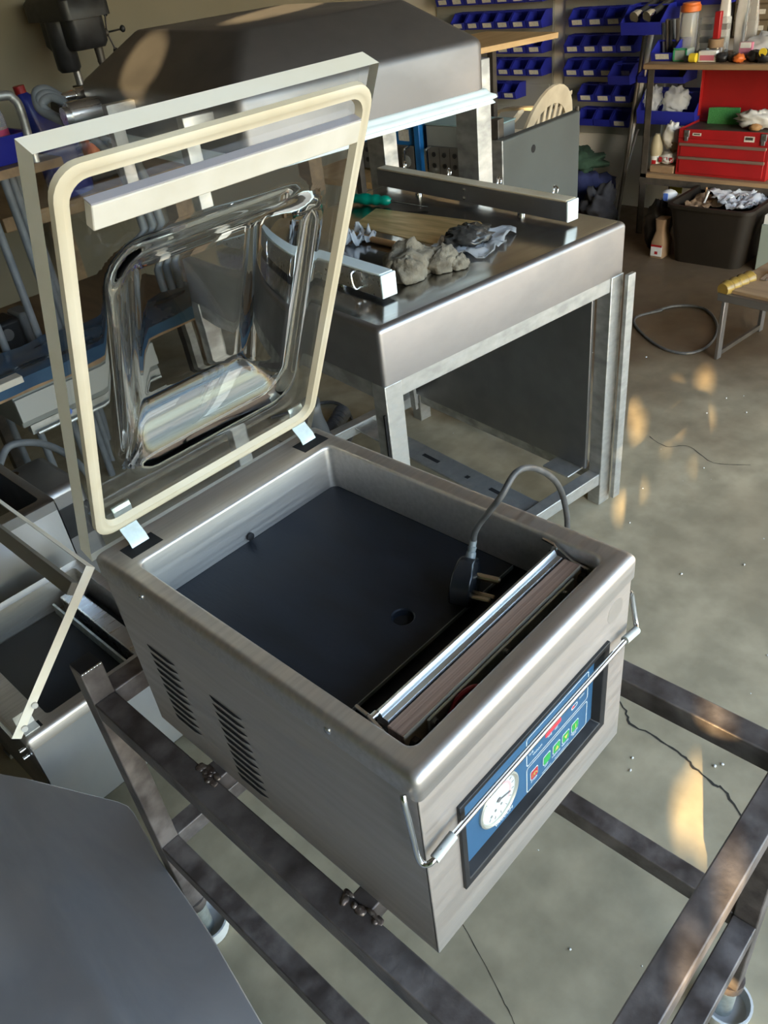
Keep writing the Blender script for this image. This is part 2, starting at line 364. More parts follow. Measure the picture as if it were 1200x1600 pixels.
def leaf_gobo():
    vs = []; fs = []
    rnd = random.Random(3)
    u = -sd; base = u.to_track_quat('Z', 'Y').to_matrix()
    def leaf(p, a, b):
        q = base @ Euler((rnd.uniform(-.6, .6), rnd.uniform(-.6, .6), rnd.uniform(0, 6.3))).to_matrix(); n = len(vs)
        vs.extend((p - q @ Vector((a, 0, 0)), p + q @ Vector((0, b, 0)), p + q @ Vector((a, 0, 0)), p - q @ Vector((0, b, 0)))); fs.append((n, n+1, n+2, n+3))
    def clear(p):
        m = 9
        for gx, gy, gz, gr in gaps:
            d = p - Vector((gx, gy, gz)); k = d.dot(u); m = min(m, (d - u * k).length - gr)
        return m
    for i in range(18000):
        p = Vector((rnd.uniform(-3.3, -2.6), rnd.uniform(-5.6, 1.6), rnd.uniform(0.0, 4.7)))
        if clear(p) > 0.13: leaf(p, 0.12, 0.09)
    e1 = base @ Vector((1, 0, 0)); e2 = base @ Vector((0, 1, 0))
    for gx, gy, gz, gr in gaps:
        for i in range(1500):
            t_ = (-2.95 - gx) / u.x + rnd.uniform(-0.3, 0.3); an = rnd.uniform(0, 6.3); r_ = rnd.uniform(gr, gr + 0.34)
            p = Vector((gx, gy, gz)) + u * t_ + (e1 * math.cos(an) + e2 * math.sin(an)) * r_
            m = clear(p)
            if m > 0.004: leaf(p, min(0.05, m + 0.006), min(0.04, m + 0.006))
    return G().add(vs, fs)
fo = leaf_gobo()
single('leaf_gobo', fo, gobo_leaf_m, 'unseen screen of green leaves added outside the left wall to break the sun into spots', 'sun blocker', (-2.95, -2.0, 0), kind='stuff', smooth=0)

# ------------------------------------------------------------------ the vacuum sealer in front
W, D, HT, ZB = 0.36, 0.507, 0.97, 0.6775
vs_ = thing('vacuum_sealer', 'brushed steel vacuum sealer with open clear lid and blue control panel, on brown stand', 'machine', (W/2, D/2, ZB))
# body shell: side, back and bottom plates, front plate around the panel opening
g = G()
a, t = 0.0036, 0.0022
px0, px1, pz0, pz1 = 0.053, 0.309, 0.744, 0.873
g.box(a, a + t, a, D - a, ZB, 0.945).box(W - a - t, W - a, a, D - a, ZB, 0.945).box(a, W - a, D - a - t, D - a, ZB, 0.945).box(a, W - a, a, D - a, ZB, ZB + t)
def rc(x0, x1, z0, z1, y): return [Vector((x0, y, z0)), Vector((x1, y, z0)), Vector((x1, y, z1)), Vector((x0, y, z1))]
g.loft([rc(a, W - a, ZB, 0.945, a + t), rc(a, W - a, ZB, 0.945, a), rc(px0, px1, pz0, pz1, a), rc(px0, px1, pz0, pz1, a + t)])
body = g.build('body', steel_side, vs_, bevel=0.0012)
# rim: rounded tray edge lofted into the chamber walls
ix0, ix1, iy0, iy1 = 0.024, 0.331, 0.025, 0.445
lp = []
def orim(ins, z): return rr(ins, W - ins, ins, D - ins, 0.007, z)
def irim(ins, z): return rr(ix0 - ins, ix1 + ins, iy0 - ins, iy1 + ins, 0.010, z)
lp.append(orim(0.0045, 0.9395)); lp.append(orim(0.0006, 0.9385)); lp.append(orim(0.0, 0.9395))
for k in range(6):
    b = R_(90 * k / 5); lp.append(orim(0.009 * (1 - math.cos(b)), 0.961 + 0.009 * math.sin(b)))
for k in range(4):
    b = R_(90 * k / 3); lp.append(irim(0.004 * (1 - math.sin(b)), 0.966 + 0.004 * math.cos(b)))
lp.append(irim(0, 0.905))
rim = G().loft(lp).build('rim', steel, vs_, smooth=50)
g = G(); g.loft([irim(0.0, 0.905), irim(0.0, 0.8915)], False, True)
g.build('chamber_trough', navy_board, vs_)
for s in (0, 1):                       # slots for the two hinges
    x = (0.024, 0.300)[s]
    G().box(x, x + 0.044, 0.457, 0.484, 0.9698, 0.9703).build('hinge_slot', black_matt, rim, smooth=0)
# black board with its round hole
cx, cy, hr = 0.187, 0.188, 0.0125
bx0, bx1, by0, by1, bz = ix0 + 0.001, ix1 - 0.001, 0.141, iy1 - 0.001, 0.905
angs = sorted([2*math.pi*i/32 for i in range(32)] + [math.atan2(y - cy, x - cx) % (2*math.pi) for x in (bx0, bx1) for y in (by0, by1)])
def edge(a):
    c_, s_ = math.cos(a), math.sin(a)
    k = min([((bx1 if c_ > 0 else bx0) - cx) / c_ if abs(c_) > 1e-9 else 9, ((by1 if s_ > 0 else by0) - cy) / s_ if abs(s_) > 1e-9 else 9])
    return cx + c_*k, cy + s_*k
o_ = [edge(a) for a in angs]; h_ = [(cx + hr*math.cos(a), cy + hr*math.sin(a)) for a in angs]; h2 = [(cx + (hr+.0015)*math.cos(a), cy + (hr+.0015)*math.sin(a)) for a in angs]
V3 = lambda l, z: [Vector((x, y, z)) for x, y in l]
G().loft([V3(o_, bz - 0.010), V3(o_, bz), V3(h2, bz), V3(h_, bz - 0.0015), V3(h_, bz - 0.010)]).build('base_board', navy_board, vs_, smooth=30)
G().loft([V3(h_, 0.8955), V3([(cx + (x - cx)*0.5, cy + (y - cy)*0.5) for x, y in h_], 0.8955)], False, True).build('hole_bottom', black_matt, vs_)
G().box(bx0, bx1, by0 - 0.0012, by0, bz - 0.0045, bz + 0.0002).build('board_edge', mat('pale_board_edge', (0.30, 0.34, 0.36), rough=0.5), vs_)
G().lathe([(0.0055, 0), (0.0055, 0.003), (0.004, 0.004)], 14, Matrix.Translation((0.176, iy1 - 0.001, 0.9125)) @ Matrix.Rotation(R_(90), 4, 'X')).build('vacuum_port', black_matt, vs_)
# seal bar
g = G().box(0.036, 0.3235, 0.0475, 0.0672, 0.892, 0.955)
sb = g.build('seal_bar', tape_brown, vs_, bevel=0.0012)
G().box(0.036, 0.3235, 0.0462, 0.0473, 0.9, 0.9555).build('edge_strip', silicone, sb)
G().box(0.064, 0.303, 0.0415, 0.0445, 0.918, 0.9535).build('clamp_strip', zinc, sb, bevel=0.001)
for x in (0.072, 0.18, 0.285):
    G().lathe([(0.0028, 0), (0.0028, 0.002), (0.0015, 0.0028)], 10, Matrix.Translation((x, 0.0415, 0.946)) @ Matrix.Rotation(R_(90), 4, 'X')).build('screw', chrome, sb)
for x in (0.040, 0.315):
    G().lathe([(0.006, 0), (0.006, 0.006)], 6, Matrix.Translation((x + 0.006, 0.046, 0.940)) @ Matrix.Rotation(R_(90), 4, 'X')).build('bolt', dark_iron, sb, smooth=0)
prof = [(0.0685, 0.945), (0.0685, 0.9545), (0.0695, 0.956), (0.0755, 0.956), (0.077, 0.9595), (0.079, 0.962), (0.0815, 0.962), (0.0835, 0.9595), (0.084, 0.955), (0.084, 0.935), (0.082, 0.935), (0.082, 0.945)]
G().loft([[Vector((0.040, y, z)) for y, z in prof], [Vector((0.322, y, z)) for y, z in prof]], True, True).build('clamp_rail', alu, vs_, smooth=50)
for x0_, x1_ in ((0.031, 0.040), (0.322, 0.331)): G().tube([(x0_, 0.0825, 0.957), (x1_, 0.0825, 0.957)], 0.0035, 10).build('pivot_pin', chrome, vs_)
for x in (0.0295, 0.3275):
    G().bar((x, 0.098, 0.966), (x, 0.083, 0.964), 0.003, 0.0022).bar((x, 0.083, 0.964), (x, 0.060, 0.951), 0.003, 0.0022).bar((x, 0.060, 0.951), (x, 0.040, 0.949), 0.003, 0.0022).build('wire_clip', chrome, vs_)
G().tube(spline([(0.082, 0.038, 0.925), (0.088, 0.0385, 0.940), (0.100, 0.0385, 0.951), (0.113, 0.037, 0.953), (0.126, 0.034, 0.948), (0.134, 0.031, 0.930)]), 0.0026, 8).build('red_wire', red_wire, vs_)['label'] = 'red wire looping out beside the seal bar'
G().tube(spline([(0.235, 0.031, 0.905), (0.26, 0.030, 0.917), (0.285, 0.030, 0.912), (0.30, 0.031, 0.9)]), 0.0024, 8).build('green_wire', mat('green_wire', (0.02, 0.14, 0.08), rough=0.4), vs_)
# louvres in the left side
lv = None
for gy, gz0, n in ((0.425, 0.848, 10), (0.300, 0.842, 11)):
    for k in range(n):
        z = gz0 - k * 0.0137
        if lv is None:
            g = G(); vsl = []
            nseg = 10
            for i in range(nseg + 1):
                s = i / nseg; y = 0.0295 - 0.059 * s; b = min(1, 6*s, 6*(1 - s))
                vsl += [Vector((0.0, y, 0.0026)), Vector((-0.0024 * b, y, 0.0012)), Vector((-0.0017*b, y, -0.0018)), Vector((0.0, y, -0.0050))]
            g.add(vsl, [(4*i + j, 4*i + j + 4, 4*i + j + 5, 4*i + j + 1) for i in range(nseg) for j in (1, 2)], 0)
            g.add(vsl, [(4*i, 4*i + 4, 4*i + 5, 4*i + 1) for i in range(nseg)], 1)
            keep = OFF; OFF = Vector((0, 0, 0)); lv = g.build('louvre', [steel_side, black_matt], vs_, smooth=60); OFF = keep
            o = lv
        else:
            o = lv.copy(); C.objects.link(o)
        o.location = Vector((a - 0.0003, gy - (0.0006 * k), z)) - OFF
def screw(name, p, r, rot, parent, m=chrome):
    return G().lathe([(r, 0), (r, 0.0008), (r * 0.6, 0.0018)], 12, Matrix.Translation(p) @ rot).build(name, m, parent)
RX = Matrix.Rotation(R_(90), 4, 'X'); RY = Matrix.Rotation(R_(-90), 4, 'Y')
for y in (0.107, 0.410): screw('screw', (0.0, y, 0.954), 0.0042, RY, vs_)
for x in (0.068, 0.292): screw('screw', (x, a, 0.738), 0.0032, RX, vs_)
G().lathe([(0.0155, 0), (0.0155, 0.0002)], 28, Matrix.Translation((0.325, a, 0.9115)) @ RX @ Matrix.Scale(1.0, 4)).build('round_sticker_trace', mat('sticker_residue', (0.68, 0.635, 0.60), rough=0.44, metal=1.0), vs_)
# hinges
for x in (0.036, 0.312):
    P = lambda xx, y, z: Vector((xx, y, z))
    g = G(); L = []
    for y, z in ((0.505, 1.024), (0.4965, 1.000), (0.490, 0.988), (0.478, 0.978), (0.466, 0.955)):
        L.append([P(x - 0.0005, y, z), P(x + 0.0235, y, z), P(x + 0.0235, y + 0.0025, z + 0.0012), P(x - 0.0005, y + 0.0025, z + 0.0012)])
    # first point moved to lie on the lid face
    g.loft(L, True, True).build('hinge', zinc, vs_, bevel=0.0006, smooth=30)
# control panel
cp = G(); yb = 0.012
ring = lambda i, y: [Vector((px0 - 0.004 + i, y, pz0 - 0.004 + i)), Vector((px1 + 0.004 - i, y, pz0 - 0.004 + i)), Vector((px1 + 0.004 - i, y, pz1 + 0.004 - i)), Vector((px0 - 0.004 + i, y, pz1 + 0.004 - i))]
cp.loft([ring(0.0, a), ring(0.0, 0.0), ring(0.005, 0.0), ring(0.0085, 0.0012), ring(0.013, yb)])
cpo = cp.build('control_panel', black_plastic, vs_, bevel=0.0008)
G().box(0.062, 0.301, yb - 0.0008, yb + 0.002, 0.754, 0.866).build('face_plate', blue_panel, cpo)
MX = lambda x, y, z: Matrix.Translation((x, y, z)) @ RX
yf = yb - 0.0010
gx, gz = 0.1205, 0.8005
G().lathe([(0.0325, -0.001), (0.0325, 0.003), (0.0305, 0.0042), (0.0285, 0.003), (0.0285, 0.0005)], 40, MX(gx, yb, gz), cap=False).build('gauge_ring', gauge_ring, cpo)
G().lathe([(0.0287, 0.0006), (0.0287, 0.0012)], 40, MX(gx, yb, gz)).build('gauge_dial', gauge_white, cpo)
g = G(); n = 16
arc = lambda r: [Vector((gx + r*math.cos(R_(-40 + 110*i/n)), yb - 0.0014, gz + r*math.sin(R_(-40 + 110*i/n)))) for i in range(n+1)]
o1, o2 = arc(0.0215), arc(0.0185)
g.add(o1 + o2, [(i, i+1, n+2+i, n+1+i) for i in range(n)]).build('dial_arc', pink_print, cpo, smooth=0)
g = G()
for k in range(13):
    b = R_(-130 + 280*k/12 - 90 + 90); r0, r1 = 0.0225, 0.0262
    g.bar((gx + r0*math.cos(b), yb - 0.0014, gz + r0*math.sin(b)), (gx + r1*math.cos(b), yb - 0.0014, gz + r1*math.sin(b)), 0.0007, 0.0003, up=(0, 1, 0))
g.build('dial_marks', grey_pl, cpo, smooth=0)
G().bar((gx - 0.004, yb - 0.0022, gz + 0.001), (gx + 0.019, yb - 0.0022, gz - 0.006), 0.0012, 0.0005, up=(0, 1, 0)).lathe([(0.003, 0), (0.003, 0.001)], 14, MX(gx, yb - 0.0014, gz)).build('gauge_needle', grey_pl, cpo)
for i, (tx, tz) in enumerate(((-0.006, -0.012), (0.004, -0.011), (-0.013, -0.015))):
    G().lathe([(0.0017, 0), (0.0017, 0.0003)], 10, MX(gx + tx, yb - 0.0013, gz + tz)).build('dial_dot', rack_grey, cpo)
def tx(s, x, z, sz, m=print_white): return text('lettering', s, sz, Matrix.Translation((x, yf, z)) @ RX, m, cpo)
tx('VACUUM', 0.1285, 0.7615, 0.0075)
tx('STOP', 0.1835, 0.7655, 0.0048)
tx('SET', 0.2075, 0.7655, 0.0048); tx('INCREASE', 0.2265, 0.7655, 0.0036); tx('REDUCE', 0.2450, 0.7655, 0.0036)
tx('SEALING', 0.2640, 0.7662, 0.0036); tx('TEMP', 0.2640, 0.7622, 0.0036)
tx('VACUUM', 0.190, 0.8090, 0.0042); tx('TIME', 0.178, 0.8150, 0.0040); tx('TIME', 0.213, 0.8095, 0.0040); tx('SEC', 0.226, 0.8095, 0.0040); tx('HIGH', 0.2765, 0.8150, 0.0042)
def outline(x0, x1, z0, z1, r=0.004, wd=0.0011):
    A = rr(x0, x1, z0, z1, r, 0, 4); B = rr(x0 + wd, x1 - wd, z0 + wd, z1 - wd, r - wd, 0, 4)
    c_ = lambda l: [Vector((p.x, yf - 0.0001, p.y)) for p in l]
    G().loft([c_(A), c_(B)]).build('outline', print_white, cpo, smooth=0)
outline(0.1695, 0.2895, 0.7545, 0.7965); outline(0.1695, 0.2895, 0.7995, 0.8450)
outline(0.2555, 0.2680, 0.8085, 0.8150, 0.0029)
g = G()
for x0_, x1_ in ((0.199, 0.217), (0.224, 0.252)): g.bar((x0_, yf, 0.7585), (x1_, yf, 0.7585), 0.0006, 0.0002, up=(0, 1, 0))
g.build('bracket_line', print_white, cpo, smooth=0)
G().box(0.2050, 0.2340, yf - 0.0006, yb, 0.8135, 0.8265).build('display', led_red, cpo)
G().box(0.2570, 0.2615, yf - 0.0003, yb, 0.8106, 0.8130).build('indicator', led_red, cpo)
for i, bx in enumerate((0.1835, 0.2075, 0.2265, 0.2450, 0.2640)):
    q = rr(bx - 0.0072, bx + 0.0072, 0.7768 - 0.0072, 0.7768 + 0.0072, 0.0022, 0, 3)
    q2 = rr(bx - 0.0062, bx + 0.0062, 0.7768 - 0.0062, 0.7768 + 0.0062, 0.0017, 0, 3)
    c_ = lambda l, y: [Vector((p.x, y, p.y)) for p in l]
    G().loft([c_(q, yf), c_(q, yf - 0.0004)], False, True).build('button_border', print_white, cpo, smooth=0)
    bo = G().loft([c_(q2, yf), c_(q2, yf - 0.0009)], False, True).build('button', btn_red if i == 0 else btn_green, cpo, smooth=0)
    if i == 0: bo['label'] = 'red stop button'
    yy = yf - 0.0011
    if i == 2: G().add([(bx - 0.004, yy, 0.7735), (bx + 0.004, yy, 0.7735), (bx, yy, 0.7805)], [(0, 1, 2)]).build('arrow_mark', btn_yellow, cpo, smooth=0)
    if i == 3: G().add([(bx - 0.004, yy, 0.7800), (bx + 0.004, yy, 0.7800), (bx, yy, 0.7730)], [(0, 2, 1)]).build('arrow_mark', btn_yellow, cpo, smooth=0)
    if i == 4: G().bar((bx + 0.0005, yy, 0.7728), (bx + 0.0005, yy, 0.7800), 0.0016, 0.0003, up=(0, 1, 0)).build('temperature_mark', btn_yellow, cpo, smooth=0)
    if i == 0:
        ar = [Vector((bx + 0.0042*math.cos(R_(x)), yy, 0.7745 + 0.0042*math.sin(R_(x)))) for x in range(0, 181, 20)]
        G().tube(ar, 0.0005, 5).bar((bx, yy, 0.7740), (bx, yy, 0.7775), 0.001, 0.0003, up=(0, 1, 0)).build('stop_mark', btn_yellow, cpo)
# bail handle
hp = spline([(-0.004, 0.013, 0.946), (-0.0065, 0.010, 0.938), (-0.0065, 0.006, 0.900), (-0.0065, 0.002, 0.866), (-0.004, -0.004, 0.8605), (0.004, -0.0075, 0.8635), (0.03, -0.0078, 0.868), (0.18, -0.0078, 0.8695),
             (0.335, -0.0078, 0.868), (0.356, -0.0070, 0.864), (0.3655, -0.002, 0.866), (0.3665, 0.003, 0.886), (0.3650, 0.006, 0.905), (0.360, 0.006, 0.910)], 6)
hd = G().tube(hp, 0.0030, 10).build('handle', chrome, vs_)
for x0_, x1_ in ((0.003, 0.030), (0.331, 0.357)):
    G().tube([(x0_, -0.0075, 0.8635 if x0_ < .1 else 0.8685), (x1_, -0.0078, 0.868 if x0_ < .1 else 0.864)], 0.0048, 12).build('handle_sleeve', grey_pl if False else mat('clear_grey_sleeve', (0.55, 0.56, 0.52), rough=0.4), hd)
# feet under the body
for x in (0.03, 0.33):
    pass
# lid
th = -0.4143
LB = Vector((0, 0.5033, 0.9631)); LU = Vector((0, math.sin(th), math.cos(th))); LN = Vector((0, math.cos(th), -math.sin(th)))
def LP(x, s, d): return Vector((x, 0, 0)) + LB + LU * s + LN * d
lx0, lx1, ls1, lt = -0.0043, 0.3515, 0.5078, 0.0225
def recess(x, s):
    qx = abs(x - 0.1765) - (0.1285 - 0.045); qs = abs(s - 0.2530) - (0.150 - 0.045)
    sdf = math.hypot(max(qx, 0), max(qs, 0)) + min(max(qx, qs), 0) - 0.045
    k = min(1, max(0, -sdf / 0.060)); k = k*k*(3 - 2*k)
    wv = 0.0016 * noise.noise(Vector((x*9, s*9, 1.7)))
    return k * (0.040 + wv) 
nx, ns = 66, 92
vf = []; vb = []
for j in range(ns + 1):
    for i in range(nx + 1):
        x = lx0 + (lx1 - lx0) * i / nx; s = ls1 * j / ns; d = recess(x, s)
        vf.append(LP(x, s, d)); vb.append(LP(x, s, lt + d * 0.93))
ff = []; n1 = nx + 1
for j in range(ns):
    for i in range(nx):
        q = j*n1 + i; ff.append((q, q + 1, q + n1 + 1, q + n1))
N = len(vf); g = G(); g.v = vf + vb
g.f = [list(f) for f in ff] + [[i + N for i in f[::-1]] for f in ff]
per = [i for i in range(n1)] + [j*n1 + nx for j in range(1, ns + 1)] + [ns*n1 + i for i in range(nx - 1, -1, -1)] + [j*n1 for j in range(ns - 1, 0, -1)]
sidef = [[per[(k+1) % len(per)], per[k], per[k] + N, per[(k+1) % len(per)] + N] for k in range(len(per))]
g.m = [0] * len(g.f) + [1] * len(sidef); g.f += sidef
lid = g.build('lid', [acrylic, acrylic_edge], vs_, smooth=35)
gp = [LP(p.x, p.y, -0.0025) for p in rr(0.0085, 0.3385, 0.046, 0.4905, 0.020, 0, 6)]
g = G(); gi = [LP(p.x, p.y, -0.005) for p in rr(0.0105, 0.3365, 0.048, 0.4885, 0.018, 0, 6)]
def gr_(i, d): return [LP(p.x, p.y, d) for p in rr(0.0025 + i, 0.3445 - i, 0.040 + i, 0.4965 - i, 0.026 - i*0.6, 0, 6)]
gA, gB, gC, gD, gE = gr_(0.0, 0.0003), gr_(0.0005, -0.006), gr_(0.006, -0.008), gr_(0.0125, -0.007), gr_(0.0155, 0.0003)
gB2 = gr_(0.0075, -0.0068)
G().loft([gA, gB, gC, gB2, gD, gE]).build('lid_gasket', silicone, lid, smooth=60)
sc = [LP(x, s, d) for x, s, d in ((0.031, 0.4405, -0.011), (0.328, 0.4405, -0.011), (0.328, 0.4625, -0.011), (0.031, 0.4625, -0.011))]
sc0 = [LP(x, s, d) for x, s, d in ((0.031, 0.4405, -0.0004), (0.328, 0.4405, -0.0004), (0.328, 0.4625, -0.0004), (0.031, 0.4625, -0.0004))]
G().loft([sc0, sc], True, True).build('seal_cushion', white_silicone, lid, bevel=0.0012)
q = [LP(x, s, d) for x, s, d in ((0.031, 0.4627, -0.0102), (0.328, 0.4627, -0.0102), (0.328, 0.4641, -0.0102), (0.031, 0.4641, -0.0102))]
q0 = [LP(x, s, d) for x, s, d in ((0.031, 0.4627, -0.0004), (0.328, 0.4627, -0.0004), (0.328, 0.4641, -0.0004), (0.031, 0.4641, -0.0004))]
G().loft([q0, q], True, True).build('cushion_holder', mat('lilac_holder', (0.52, 0.50, 0.56), rough=0.35, metal=0.6), lid)

# ------------------------------------------------------------------ power cord lying in the chamber
pc = thing('power_cord', 'black three-pin mains plug lying in the chamber, its cord arched over the steel rim', 'plug', (0.245, 0.150, 0.9055))
ux = Vector((0.34, -0.94, -0.05)).normalized()      # the way the pins point
e = Vector((0.50, 0.10, 0.80)).normalized()     # from the plug's nose up to the cord
e = (e - ux * e.dot(ux)).normalized(); sdv = e.cross(ux).normalized()
p0 = Vector((0.240, 0.146, 0.9085))
MP = Matrix(((ux.x, sdv.x, e.x, p0.x), (ux.y, sdv.y, e.y, p0.y), (ux.z, sdv.z, e.z, p0.z), (0, 0, 0, 1)))
q = [(-0.013, 0.017, 0.0), (-0.014, 0.023, 0.018), (-0.013, 0.022, 0.036), (-0.011, 0.0145, 0.048), (-0.008, 0.0085, 0.053)]
lo = []
for xb, hw, zz in q:
    xt = 0.013 if zz < 0.04 else 0.009
    lo.append([MP @ Vector((xx, yy, zz)) for xx, yy in ((xb, -hw*0.7), (xb + 0.003, -hw), (xt - 0.002, -hw), (xt, -hw*0.8), (xt, hw*0.8), (xt - 0.002, hw), (xb + 0.003, hw), (xb, hw*0.7))])
G().loft(lo, True, True).build('plug_body', mat('glossy_black_plug', (0.014, 0.015, 0.017), rough=0.22), pc, bevel=0.001)
def pin(y, z, r, L):
    G().tube([MP @ Vector((0.012, y, z)), MP @ Vector((0.013 + L*0.93, y, z)), MP @ Vector((0.013 + L, y, z))], [r, r, r*0.6], 12).build('pin', mat('brass_nickel_pin', (0.55, 0.47, 0.36), rough=0.25, metal=1.0), pc)
pin(-0.0, 0.034, 0.0043, 0.026); pin(-0.011, 0.012, 0.0034, 0.021); pin(0.011, 0.012, 0.0034, 0.021)
ct = MP @ Vector((0.001, 0, 0.053))
G().tube([ct, ct + e*0.006, ct + e*0.007, ct + e*0.012, ct + e*0.013, ct + e*0.020], [0.0058, 0.0055, 0.0044, 0.0052, 0.0042, 0.0040], 12).build('strain_relief', mat('grey_strain_relief', (0.16, 0.18, 0.19), rough=0.4), pc)
c0 = ct + e*0.018
cpts = [c0, c0 + Vector((0.004, -0.004, 0.020)), (0.290, 0.126, 1.032), (0.314, 0.124, 1.050), (0.341, 0.123, 1.043), (0.374, 0.122, 1.016), (0.398, 0.122, 0.985), (0.416, 0.124, 0.944), (0.424, 0.126, 0.905), (0.428, 0.135, 0.84), (0.420, 0.17, 0.77), (0.40, 0.25, 0.735)]
G().tube(spline(cpts, 8), 0.0036, 10).build('cable', cable_m, pc)

# ------------------------------------------------------------------ welded stand
st = thing('welded_stand', 'brown grey painted steel tube stand with white foot cups, carrying the vacuum sealer', 'stand', (0.215, 0.22, 0))
sx0, sx1, sy0, sy1, tw = -0.045, 0.474, -0.195, 0.637, 0.034
def rail(name, x0, x1, y0, y1, z1, h=0.035): return G().box(x0, x1, y0, y1, z1 - h, z1).build(name, brown_paint, st, bevel=0.002)
for zt in (ZB, 0.315):
    nm = 'top_rail' if zt > 0.5 else 'lower_rail'
    rail(nm, sx0, sx0 + tw, sy0 + tw, sy1 - tw, zt); rail(nm, sx1 - tw, sx1, sy0 + tw, sy1 - tw, zt)
    rail(nm, sx0 + tw, sx1 - tw, sy0, sy0 + tw, zt); rail(nm, sx0 + tw, sx1 - tw, sy1 - tw, sy1, zt)
for y in (0.372, 0.103): rail('crossbar', sx0 + tw, sx1 - tw, y - 0.015, y + 0.015, ZB, 0.03)
for x in (sx0, sx1 - tw):
    for y in (sy0, sy1 - tw):
        front = y < 0
        lg = G().box(x, x + tw, y, y + tw, 0.115, ZB if front else 0.737).build('leg', brown_paint, st, bevel=0.002)
        if not front:
            G().box(x + 0.001, x + tw - 0.001, y + 0.001, y + tw - 0.001, 0.7365, 0.7385).build('end_cap', black_plastic, lg)
            gw = G()
            for k in range(7): gw.blob((x + 0.003 + k*0.0046, y, 0.737), (0.003, 0.002, 0.0016), 0.3, seed=k, nu=8, nv=5)
            gw.build('weld_bead', chrome, lg)
        cxx, cyy = x + tw/2, y + tw/2
        ca = G().lathe([(0.0225, 0.118), (0.0225, 0.098), (0.018, 0.090)], 18, Matrix.Translation((cxx, cyy, 0))).build('foot', brown_paint, st)
        G().lathe([(0.030, 0.0), (0.038, 0.002), (0.040, 0.020), (0.041, 0.034), (0.037, 0.034), (0.035, 0.022), (0.033, 0.012)], 28, Matrix.Translation((cxx + 0.004, cyy - 0.004, 0))).build('foot_cup', white_pl, ca)
        G().lathe([(0.0165, 0.094), (0.0165, 0.012)], 16, Matrix.Translation((cxx, cyy, 0))).build('stem', zinc, ca)
for yy, sd_ in ((0.372, 1), (0.103, 2)):
    gw = G()
    for k in range(12): gw.blob((sx0 + tw - 0.004 + random.uniform(-0.006, 0.008), yy + random.uniform(-0.03, 0.022), ZB + 0.001), (random.uniform(.002, .0065), random.uniform(.003, .009), random.uniform(.001, .0024)), 0.5, seed=k + sd_*20, nu=9, nv=6)
    gw.build('weld_bead', weld_m, st)

# ------------------------------------------------------------------ floor-standing chamber machine behind (local axes, turned)
MR = math.atan2(-0.128, 0.9918); MO = (0.825, 0.83, 0)
cm = thing('chamber_machine', 'large floor-standing steel vacuum chamber machine with a raised hood, behind the sealer', 'machine', MO, MR, local=True)
PW, PD, PT, PBt = 0.83, 0.88, 0.865, 0.731
lp = [rr(0, PW, 0, PD, 0.012, PBt, 4)]
for k in range(6):
    b = R_(90*k/5); i = 0.014*(1 - math.cos(b)); lp.append(rr(i, PW - i, i, PD - i, 0.012, PT - 0.014 + 0.014*math.sin(b), 4))
nl = len(lp); g = G().loft(lp, True, True)
g.m = [0]*len(g.f); g.m[-1] = 1
g.build('chamber_table', [skirt_m, plate_m], cm, smooth=60)
def mb(name, x0, x1, y0, y1, z0, z1, m=galv, p=None): return G().box(x0, x1, y0, y1, z0, z1).build(name, m, p or cm, bevel=0.002)
lw = 0.050
for y0 in (0.004, PD - 0.054): mb('top_rail', lw, PW - lw, y0, y0 + 0.045, 0.690, PBt)
for x0 in (0.004, PW - 0.049): mb('top_rail', x0, x0 + 0.045, lw, PD - lw, 0.690, PBt)
for x0 in (0.0, PW - lw):
    for y0 in (0.0, PD - lw): mb('leg', x0, x0 + lw, y0, y0 + 0.045, 0.0, PBt)
mb('lower_rail', lw, PW - lw, 0.004, 0.044, 0.075, 0.115); mb('lower_rail', lw, PW - lw, PD - 0.044, PD - 0.004, 0.075, 0.115)
mb('lower_rail', 0.004, 0.044, lw, PD - lw, 0.075, 0.115); mb('lower_rail', PW - 0.044, PW - 0.004, lw, PD - lw, 0.075, 0.115)
sl = mb('slotted_rail', 0.475, 0.560, 0.044, PD - 0.044, 0.098, 0.106)
for y, L in ((0.16, 0.05), (0.30, 0.015), (0.44, 0.075)): G().box(0.508, 0.522, y, y + L, 0.1055, 0.1068).build('slot', black_matt, sl, smooth=0)
mb('mounting_plate', 0.70, 0.783, 0.06, 0.16, 0.116, 0.122)
G().box(PW - 0.068, PW - 0.056, 0.046, PD - 0.046, 0.125, 0.688).build('side_panel', steel_dark, cm, bevel=0.002)
G().box(PW - 0.014, PW + 0.016, -0.026, -0.014, 0.02, 0.732).build('edge_strip', galv, cm, bevel=0.001)
G().box(-0.004, 0.0, 0.006, 0.012, 0.16, 0.66).build('edge_channel', black_matt, cm)
for x, y in ((0.63, 0.84), (0.69, 0.83)): G().bar((x, y - 0.05, 0.60), (x + 0.015, y - 0.06, 0.11), 0.012, 0.025).build('brace', galv, cm)
